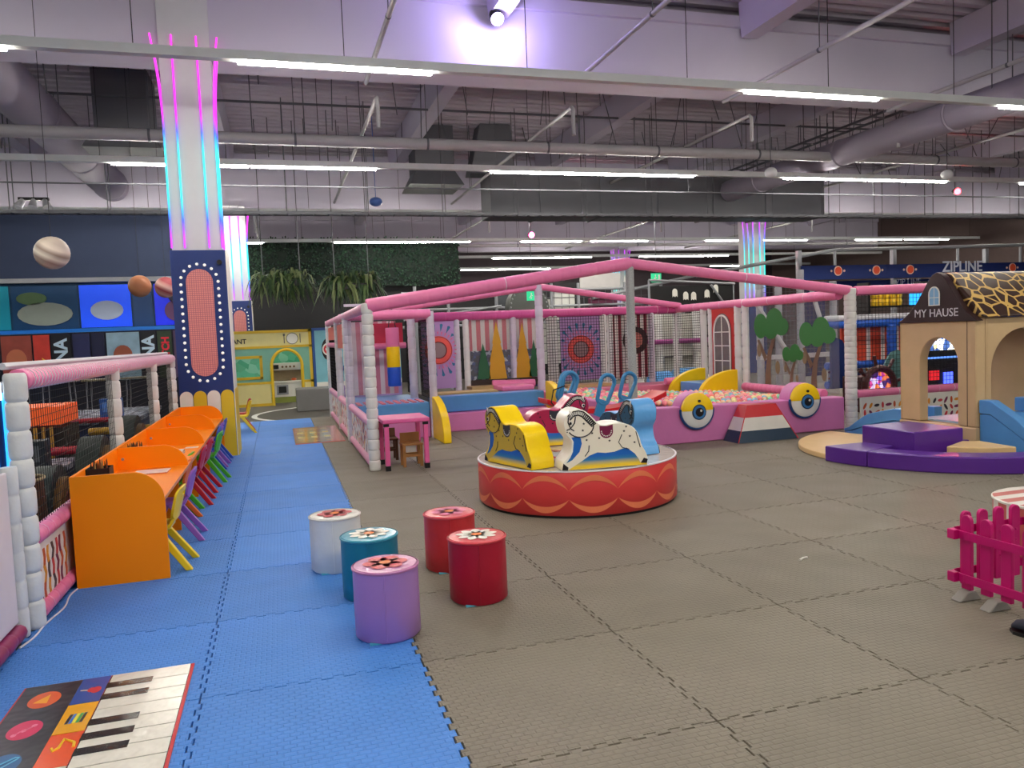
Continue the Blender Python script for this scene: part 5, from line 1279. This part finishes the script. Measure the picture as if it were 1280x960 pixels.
# arcade floor things behind the net
t = thing('orange_rack', 'orange lit lattice rack of prizes behind the play fence net', 'rack', (-3.2,7.6,0))
b = MB(); b.box(-3.75,-3.02,7.4,8.2,.74,.95); b.build('orange_bin', mat('orange_bin',(235,100,40),.45,emit=(235,90,30),es=.25), t)
for k in range(8): MB().box(-3.72+k*.083,-3.685+k*.083,7.38,7.40,.35,.72).build('lattice_slat', mat('gold_slat',(190,140,50),.4), t)
MB().box(-3.75,-3.02,7.45,8.2,-.015,.70).build('rack_body', mat('rack_dark',(44,34,24),.6), t)
m_plat = mat_patches('speckled_blue_grey',[(150,160,175),(40,50,80),(190,195,205),(70,80,110),(30,36,56),(120,130,150)],13,.4)
for i,(x0,x1,y0,y1,z) in enumerate(((-4.6,-2.5,9.2,11.5,.62),(-4.4,-2.75,5.2,7.0,.40),(-4.6,-3.3,3.5,5.0,.30))):
    tg = thing('low_platform', ['far','middle','near'][i]+' speckled low arcade platform behind the play fence net', 'platform', ((x0+x1)/2,y0,0))
    MB().box(x0,x1,y0,y1,z-.06,z).build('deck', m_plat, tg); MB().box(x0+.05,x1-.05,y0+.05,y1-.05,0-.015,z-.06).build('skirt', mat('deep_blue_skirt',(24,40,80),.5), tg)
    b = MB(); b.cyl((x0,y0,z),(x1,y0,z),.035,n=8); b.build('edge_tube', mat('edge_tube_%d' % i, ((170,30,50),(40,60,110),(40,60,110))[i], .4), tg)
def layered_bench(label, x, y, sc):
    t = thing('layered_bench', label, 'seat', (x,y,0))
    for k,(c,d) in enumerate((((34,48,46),0),((120,86,36),.10),((120,70,56),.2))):
        r = (.42-d)*sc; P = [(y+r*math.cos(a), .30*sc+r*1.15*math.sin(a)) for a in [PI*i/14 for i in range(15)]]+[(y-r,-.015),(y+r,-.015)]
        MB().extrude(P,'x',x-.12*sc+k*.06,x+.12*sc+k*.06).build('shell_layer', mat('bench_%d' % k, c, .5), t, bevel=.01)
layered_bench('curved dark green and brown seat behind the first net bay', -2.42, 4.35, .85)
layered_bench('curved dark green and brown seat behind the middle net bay', -2.44, 6.15, .9)
layered_bench('curved dark green and brown seat behind the last net bay', -2.44, 8.1, .95)
def basket(label, x, y, r, h, c):
    t = thing('barrel_basket', label, 'basket', (x,y,0)); m = mat('basket_%d' % c[0], c, .6, var=.3)
    MB().lathe([(r*.8,-.015),(r,h*.5),(r*.95,h),(r*.9,h-.02),(r*.8,.05),(.01,.05)],(x,y,0),18,caps=False).build('bowl', m, t, smooth=True)
    b = MB(); b.tube([(x+r*.96*math.cos(a),y+r*.96*math.sin(a),h) for a in [2*PI*i/20 for i in range(20)]],.012,6,closed=True); b.build('rim', mat('basket_rim',(190,170,130),.5), t)
basket('brown barrel basket behind the net near the padded post', -2.46, 3.72, .2, .66, (86,56,36)); basket('olive bowl basket behind the net by the brown one', -2.95, 4.05, .22, .56, (96,84,40))
for i,(x,y,z,s,c,lab) in enumerate(((-3.0,6.1,.401,.16,(40,44,50),'dark grey box standing on the middle arcade platform'),(-3.0,5.5,.401,.10,(140,30,40),'small dark red box lying on the middle arcade platform'),(-2.9,9.6,.621,.14,(40,90,170),'blue box standing on the far arcade platform'),(-3.6,9.8,.621,.12,(60,60,70),'grey box standing on the far arcade platform'))):
    tg = thing('arcade_box', lab, 'box', (x,y,z)); MB().box(x-s,x+s,y-s*.7,y+s*.7,z,z+s*1.9).build('case', mat('arcade_case_%d' % i, c, .5), tg, bevel=.01)
    MB().box(x-s*.7,x+s*.7,y-s*.72-.004,y-s*.71,z+s*.6,z+s*1.6).build('front_plate', mat('arcade_plate_%d' % i, tuple(min(255,v+50) for v in c), .4, var=.4, scale=20), tg)
for i,(x,y) in enumerate(((-3.6,12.6),(-3.0,12.8),(-4.3,12.7),(-5.0,12.6))):
    tg = thing('bar_table', 'tall thin-legged table in the dark arcade lounge', 'table', (x,y,0), 'arcade lounge tables')
    MB().box(x-.28,x+.28,y-.25,y+.25,1.05,1.08).build('table_top', mat('lounge_top',(150,140,110),.4), tg)
    for sx in (-1,1):
        for sy in (-1,1): MB().cyl((x+sx*.24,y+sy*.2,-.015),(x+sx*.2,y+sy*.17,1.05),.014,n=6).build('leg', m_galv, tg)
for i,(x0,x1,y,z,c,lab) in enumerate(((-3.0,-2.2,8.6,.52,(190,150,40),'yellow horizontal bar on posts behind the last net bay'),(-3.4,-2.3,7.15,.46,(170,30,50),'red padded bar on posts behind the middle net bay'))):
    tg = thing('guard_bar', lab, 'bar', (x0,y,0)); MB().bulge((x0,y,z),(x1,y,z),.05,.16,.08,10).build('bar', mat('guard_bar_%d' % i, c, .4), tg, smooth=True)
    for x in (x0+.1,x1-.1): MB().cyl((x,y,-.015),(x,y,z),.02,n=8).build('post', m_galvd, tg)
t = thing('arcade_machine', 'cyan glowing arcade machine behind the white partition', 'arcade machine', (-2.45,2.65,0))
m_cy = mat('cyan_glow',(60,170,230),.3,emit=(40,150,235),es=1.6)
MB().box(-2.8,-2.16,2.50,2.85,-.015,.62).build('cabinet', mat('arcade_blue_body',(30,70,130),.35), t, bevel=.02); MB().box(-2.8,-2.16,2.60,2.85,.72,1.40).build('screen_tower', mat('arcade_dark_body',(20,40,80),.35), t, bevel=.02)
MB().box(-2.77,-2.19,2.58,2.598,.80,1.28).build('screen', m_cy, t); MB().box(-2.8,-2.15,2.55,2.598,1.30,1.40).build('marquee', mat('white_glow',(240,250,255),.3,emit=(235,250,255),es=3), t)
MB().box(-2.155,-2.145,2.60,2.84,.74,1.34).build('side_light', m_cy, t)
MB().box(-2.8,-2.14,2.30,2.59,.625,.72).build('control_deck', mat('deck_ice',(170,210,235),.3,emit=(60,140,220),es=.3), t, bevel=.015)

# ------------------------------------------------------------------ zipline banner, trampoline park and arcade on the right
t = thing('zipline_banner', 'long navy banner with ZIPLINE lettering and round orange badges', 'banner', (15,16,2.7))
m_nav = mat('banner_navy',(20,38,96),.5)
bx0, bx1 = 13.7, 24.0
def bz(x): return 2.72+(x-13.7)*.008
MB().box(bx0,bx1,16.0,16.05,2.76,3.16).build('banner_board', m_nav, t)
for x in (14.92,16.26,17.48,21.42):
    MB().extrude(circ(x,3.0,.14,22),'y',15.975,15.99).build('badge_ring', mat('badge_cream',(230,190,170),.5), t); MB().extrude(circ(x,3.0,.11,22),'y',15.965,15.975).build('badge_disc', mat('badge_orange',(214,80,50),.45), t)
    b = MB()
    for s in (-1,1): b.extrude(circ(x+s*.22,3.0,.035,10),'y',15.985,15.995)
    b.build('badge_dot', mat('badge_cream',(230,190,170)), t)
text('banner_lettering','ZIPLINE',.44,mat('banner_letter',(205,210,225),.45),facing((19.45,15.985,3.05),(0,-1,0)),t,.004,1.02,bold=.008)
MB().box(14.0,22,16.5,16.53,2.46,2.74).build('lower_banner', m_nav, t); text('banner_lettering','ZIP LINE',.26,mat('banner_letter',(205,210,225)),facing((17.9,16.49,2.66),(0,-1,0)),t,.004)
b = MB()
for x in (13.7,17,20.5,24): b.box(x-.06,x+.06,16.06,16.18,-.02,3.6)
b.build('steel_post', m_galv, t)
b = MB(); b.cyl((10.8,16.8,3.0),(15.0,16.2,3.62),.05,n=8); b.cyl((15.0,16.2,3.62),(24,16.2,3.75),.05,n=8)
for x in (15.0,17.0,19.5,22): b.cyl((x,16.2,3.14),(x,16.2,3.66),.04,n=8)
b.build('guard_rail', m_galv, t)
# steel net towers behind the tree window
t = thing('net_tower', 'white padded net tower with a navy screen behind the tree window', 'play structure', (11.6,13,0))
for x,y,zz in ((9.95,12.6,2.55),(10.45,12.6,2.6),(11.05,12.6,2.78),(11.95,12.6,2.5)): MB().bulge((x,y,-.02),(x,y,zz),.085,.2,.1,10).build('post', mat('grey_white_padding',(170,172,180),.4), t, smooth=True)
MB().net((10.0,12.6,.4),(1.95,0,0),(0,0,2.1),.11,.006).build('net', m_galvd, t); MB().box(11.2,11.8,12.7,12.74,.3,2.4).build('navy_screen', m_nav, t)
MB().cyl((9.6,12.3,2.1),(10.6,12.5,.9),.05,n=8).build('brace', m_white, t); MB().cyl((11.2,12.4,2.3),(11.5,12.4,1.4),.05,n=8).build('brace', m_white, t)
MB().box(9.9,12.0,12.5,12.7,.75,.85).build('shelf_beam', m_white, t)
t = thing('pirate_bay', 'blue padded pirate play bay with red striped boards behind the net', 'play structure', (12.8,10,0))
m_rb = mat('royal_padding',(30,84,180),.4,bump=.2)
for z in (1.49,.72,.36): MB().bulge((9.3,9.6,z),(15.5,9.2,z),.075,.16,.1,10).build('blue_rail', m_rb, t, smooth=True)
MB().bulge((10.66,9.42,.76),(10.66,9.42,1.46),.09,.16,.1,10).build('blue_post', m_rb, t, smooth=True)
MB().cyl((9.3,9.6,1.61),(15.5,9.2,1.61),.06,n=10).build('white_pipe', m_white, t)
MB().box(9.4,15.4,9.68,9.70,.42,.67).build('printed_panel', m_ivory, t); dash_print(9.4,13,.42,.67,9.677,t,.12)
MB().box(9.75,15.2,9.71,9.75,.76,1.42).build('striped_board', ramp_mat('red_ship_stripe',[(0,(214,70,40)),(.72,(232,215,205))],0,1/.34,0,const=True,wave=True,rough=.5), t)
MB().extrude([(9.3,.3),(10.1,.3),(9.55,1.2),(9.3,1.3)],'y',9.45,9.5).build('navy_slope', m_nav, t)
P = [(10.0,.25),(11.6,.25),(11.7,.8),(11.35,1.15),(11.1,.95),(10.95,1.28),(10.75,.92),(10.4,1.0),(10.2,.75)]
MB().extrude(smooth_poly(P,1),'y',9.1,9.14).build('splash_board', mat('teal_splash',(104,150,150),.5), t)
t = thing('wheel_machine', 'arcade machine with a brown ship wheel around a glowing round screen', 'arcade machine', (11.1,8.3,0))
wx, wz_ = 9.12, .44
b = MB(); b.tube([(wx+.30*math.cos(a),8.05,wz_+.30*math.sin(a)) for a in [2*PI*i/24 for i in range(24)]],.06,8,closed=True)
b.build('wheel_rim', mat('ship_wheel_brown',(70,24,26),.4), t, smooth=True)
for k in range(8):
    a = 2*PI*k/8+.2; MB().cyl((wx+.36*math.cos(a),8.05,wz_+.36*math.sin(a)),(wx+.52*math.cos(a),8.05,wz_+.52*math.sin(a)),.03,n=6).build('wheel_handle', mat('ship_wheel_brown',(70,24,26)), t)
MB().extrude(circ(wx,wz_,.27,24),'y',8.06,8.10).build('screen', mat_patches('game_screen_glow',[(190,60,140),(120,90,220),(230,120,60),(60,30,90),(220,200,240)],12,.3,emit=.9), t)
MB().box(wx-.30,wx+.30,8.12,8.6,-.02,.6).build('cabinet', mat('cabinet_maroon',(60,22,28),.4), t, bevel=.02)
t = thing('game_cabinet', 'black arcade cabinet with blue lit screens seen through the house arch', 'arcade machine', (10.4,8.2,0))
MB().box(9.70,11.2,7.8,8.02,-.02,1.45).build('cabinet', m_black, t)
MB().box(9.74,11.1,7.77,7.79,1.0,1.36).build('bright_screen', mat_patches('pachinko_glow',[(235,240,250),(120,170,220),(240,220,150),(60,90,150),(220,235,250)],10,.3,emit=1.6), t)
for n_,(x0,x1,z0,z1,c,e) in enumerate(((9.9,10.1,.50,.66,(200,30,40),.8),(10.2,10.4,.42,.62,(70,90,255),2.2),(10.6,10.8,.55,.8,(60,80,255),1.6),(9.74,11.1,.86,.89,(90,140,230),1.2),(9.75,9.85,.6,.75,(60,60,200),1.2))): MB().box(x0,x1,7.77,7.79,z0,z1).build('lit_panel', mat('lit_panel_%d' % n_, c, .3, emit=c, es=e), t)
MB().tube([(9.66,7.7,.0),(9.64,7.7,.4),(9.52,7.7,.75),(9.58,7.7,1.1)],.018,6).build('neon_edge', mat('violet_neon',(120,90,255),.3,emit=(110,90,255),es=2.5), t)
t = thing('barrel_shelf', 'shelf of yellow barrels with a cyan screen above the pirate bay', 'shelf', (15,13.4,1.9))
MB().box(13.7,15.5,13.4,13.8,1.86,1.9).build('board', m_black, t); b = MB()
for x in (13.7,15.5): b.box(x-.03,x+.03,13.4,13.8,-.02,2.5)
b.build('upright', m_black, t); MB().box(14.95,15.4,13.38,13.42,1.9,2.4).build('cyan_screen', m_cy, t)
for i in range(5):
    for k in range(2):
        x = 14.02+i*.19; z = 1.902+k*.182; tag(MB().prof((x,13.6,z),(x,13.6,z+.18),[(0,.075),(.3,.092),(.7,.092),(1,.075)],14).build('yellow_barrel', mat('barrel_yellow',(235,190,40),.4), None, smooth=True), 'small yellow barrel stacked on the dark shelf', 'barrel', 'yellow barrels')
# background frames behind the play structure
t = thing('climb_frame', 'grey steel climbing frame with dark nets behind the play frame', 'play structure', (6,20,0))
b = MB()
for x in (3.4,4.4,5.9,7.2,7.7,8.6,10.2,11.5): b.cyl((x,20.2,-.02),(x,20.2,3.1),.05,n=8)
for z in (1.9,2.4,2.9): b.cyl((3.0,20.2,z),(12.5,20.2,z),.04,n=8)
b.cyl((9.0,20,2.6),(13.5,20,3.4),.05,n=8); b.cyl((3,20,2.1),(6.0,20,2.45),.03,n=8)
b.build('tube', m_galv, t)
for (x0,x1,z0,z1,c) in ((7.75,8.5,2.45,2.85,(214,214,210)),(8.7,10.1,2.95,3.4,(190,186,186)),(10.25,10.55,2.4,3.3,(214,170,40)),(4.5,5.8,2.0,2.35,(120,118,120)),(5.95,7.1,2.45,2.85,(70,74,80)),(11.6,12.4,2.0,2.8,(150,150,156))): MB().box(x0,x1,20.28,20.32,z0,z1).build('upper_board', mat('upper_board_%d' % c[0], c, .5), t)
MB().net((7.3,20.25,1.0),(4,0,0),(0,0,1.9),.25,.012).build('net', m_galvd, t)
for (x0,x1,c) in ((7.25,8.5,(200,200,196)),(5.9,7.0,(60,60,66)),(10.2,10.6,(200,160,40)),(9.0,10.0,(90,30,60)),(11.0,12.2,(40,40,60))): MB().box(x0,x1,20.35,20.4,.6,2.62).build('board', mat('frame_board_%d' % c[0], c, .5), t)
t = thing('big_wheel', 'large dark studded round drum behind the play frame', 'play structure', (6.3,19,0))
MB().cyl((6.55,19.0,2.35),(6.55,19.4,2.35),.62,n=32).build('drum', mat('dark_drum',(84,86,84),.5), t, smooth=True)
b = MB()
for k in range(28): a = 2*PI*k/28; b.sphere((6.55+.56*math.cos(a),18.99,2.35+.56*math.sin(a)),.03,6,4)
b.build('stud', m_galv, t); MB().cyl((6.55,19.2,-.02),(6.55,19.2,1.75),.06,n=8).build('stand', m_galvd, t)
m_exit = mat('exit_green',(30,170,120),.4,emit=(30,190,130),es=.8)
for (x,y,z,lab) in ((6.4,18.2,2.63,'green running-man exit sign before the dark drum'),(10.3,18.2,3.07,'green running-man exit sign right of the pink gable ridge')):
    t = thing('exit_sign', lab, 'sign', (x,y,z)); MB().box(x-.16,x+.16,y,y+.04,z-.13,z+.13).build('panel', m_exit, t)
    b = MB(); b.extrude(circ(x-.03,z+.07,.02,8),'y',y-.004,y); b.tube([(x-.03,y-.003,z+.045),(x-.05,y-.003,z-.01),(x-.02,y-.003,z-.04),(x-.05,y-.003,z-.085)],.011,5); b.tube([(x-.05,y-.003,z-.01),(x-.09,y-.003,z-.06)],.011,5); b.tube([(x-.04,y-.003,z+.03),(x+.01,y-.003,z+.0)],.009,5); b.box(x+.06,x+.12,y-.004,y,z-.09,z+.09); b.build('running_man', m_ivory, t)
    b = MB(); b.cyl((x,y+.02,z+.13),(x,y+.02,7.05),.01,n=5); b.build('hanging_rod', m_galvd, t)
# ghost garland on a dark board
t = thing('ghost_garland', 'string of white paper ghosts on a dark board behind the red door', 'garland', (9.6,14.5,1.9))
MB().box(8.2,10.6,14.6,14.64,2.05,2.6).build('dark_board', m_black, t)
for k,(x,z) in enumerate(((8.9,2.42),(9.2,2.34),(9.42,2.33),(9.8,2.38),(10.05,2.5))):
    P = [(x-.07,z-.1),(x-.035,z-.07),(x,z-.1),(x+.035,z-.07),(x+.07,z-.1),(x+.07,z+.03)]+[(x+.07*math.cos(a),z+.03+.08*math.sin(a)) for a in [PI*i/8 for i in range(1,8)]]+[(x-.07,z+.03)]
    MB().extrude(P,'y',14.57,14.58).build('paper_ghost', m_ivory, t)
b = MB(); b.cyl((8.2,14.58,2.75),(10.6,14.58,2.62),.03,n=8); b.cyl((9.9,14.55,2.6),(10.6,14.55,1.7),.03,n=8); b.cyl((8.22,14.62,-.02),(8.22,14.62,2.75),.03,n=8); b.cyl((10.58,14.62,-.02),(10.58,14.62,2.62),.03,n=8); b.build('frame_tube', m_galv, t)
# padded cells seen through the rear nets on the right of the frame
t = thing('rear_bay', 'white padded soft-play bay with blue rolls behind the rear nets', 'play structure', (9,13.5,0))
for x in (7.4,7.9,8.4,8.9): MB().bulge((x,13.6,-.02),(x,13.6,1.95),.10,.2,.1,10).build('white_post', m_wpad, t, smooth=True)
MB().box(7.3,9.2,13.75,13.8,.9,1.9).build('white_board', mat('grey_white_board',(200,198,190),.5), t); MB().bulge((7.2,13.5,1.25),(9.6,13.5,1.25),.06,.2,.05,10).build('violet_rail', mat('violet_padding',(150,70,130),.4), t, smooth=True)
MB().cyl((8.0,13.0,.35),(8.5,13.0,.35),.3,n=20).build('blue_roll', m_bvin, t, smooth=True); MB().cyl((7.2,12.6,.35),(7.6,12.6,.35),.28,n=20).build('blue_roll', m_bvin, t, smooth=True); MB().box(7.8,9.2,12.6,13.3,.0,.45).build('cream_block', mat('cream_vinyl',(225,205,170),.4), t, bevel=.03)

# ------------------------------------------------------------------ spot lamps, speakers, sensors
def spot(label, x, y, z, c, e, r=.07, d=(0,-1,-.3), bulb=False):
    t = thing('spot_lamp', label, 'spotlight', (x,y,z)); D = Vector(d).normalized(); p = Vector((x,y,z))
    MB().prof(p-D*.22, p, [(0,r*.8),(.3,r),(1,r*1.1)], 14).build('housing', m_black, t, smooth=True)
    MB().cyl(p+D*.001, p+D*.012, r*1.05, n=16).build('lens', mat('lens_'+label.split()[0], c, .3, emit=c, es=e), t)
    b = MB(); b.cyl((x,y+.1,z+.08),(x,y+.1,6.99 if z < 6.0 else z+.35),.012,n=5); b.build('bracket', m_galvd, t)
    li = bpy.data.lights.new('lamp_beam','POINT' if bulb else 'SPOT'); li.energy = e*10 if not bulb else 85; li.color = lin(c)[:3] if not bulb else (.55,.45,1.0)
    if not bulb: li.spot_size = 2.2; li.spot_blend = .8
    li.shadow_soft_size = .06
    lo = bpy.data.objects.new('lamp_beam', li); C.objects.link(lo); lo.parent = t; lo.location = D*(.12 if bulb else .03); lo.rotation_euler = D.to_track_quat('-Z','Y').to_euler()
spot('violet-white spotlight fixed to the concrete beam', 2.85,8.75,6.28,(215,200,255),22,.09,(0,-.75,-.65),True)
spot('pink spotlight glowing far under the roof', 8.5,24.3,5.15,(255,70,130),30,.10,(0,-1,-.2))
spot('red spotlight glowing under the roof at the hall side', 19.5,16.2,5.35,(255,40,50),30,.09,(-.4,-1,-.2))
t = thing('fluorescent_batten', 'short bright batten lamp fixed above the violet spotlight', 'ceiling light', (2.84,8.6,6.6))
MB().box(2.76,2.92,7.5,8.7,6.62,6.70).build('batten', m_rail, t); MB().box(2.79,2.89,7.52,8.68,6.58,6.62).build('led_tube', m_led, t); MB().cyl((2.84,8.0,6.70),(2.84,8.0,6.99),.012,n=5).build('bracket', m_galvd, t)
for (x,y,z,lab) in ((-5.6,17.2,5.0,'cluster of white adjustable lamps high above the arcade'),):
    t = thing('lamp_cluster', lab, 'ceiling light', (x,y,z)); MB().box(x-.3,x+.3,y-.05,y+.05,z,z+.06).build('bar', m_black, t)
    for k in (-1,0,1): MB().prof((x+k*.22,y,z),(x+k*.3,y-.15,z-.2),[(0,.06),(1,.1)],12).build('lamp_head', m_white, t, smooth=True)
    MB().cyl((x,y,z+.06),(x,y,6.99),.012,n=5).build('hanging_rod', m_galvd, t)
for (x,y,z,lab) in ((9.6,11.6,4.75,'round white ceiling speaker hanging under the thick pipe'),(14.5,11.8,4.85,'round white ceiling speaker hanging near the hall side')):
    t = thing('round_speaker', lab, 'speaker', (x,y,z)); MB().sphere((x,y,z),.13,16,10,(1,1,.85)).build('shell', m_white, t, smooth=True); MB().cyl((x,y,z+.1),(x,y,6.99),.01,n=5).build('hanging_rod', m_galvd, t)
b = MB(); b.sphere((1.9,16.4,4.9),.16,16,8,(1,1,.7)); b.cyl((1.9,16.4,5.0),(1.9,16.4,6.99),.01,n=5); tag(b.build('blue_dome_lamp', mat('blue_dome',(70,100,170),.4), None, smooth=True), 'small blue dome lamp hanging above the pink frame', 'lamp')
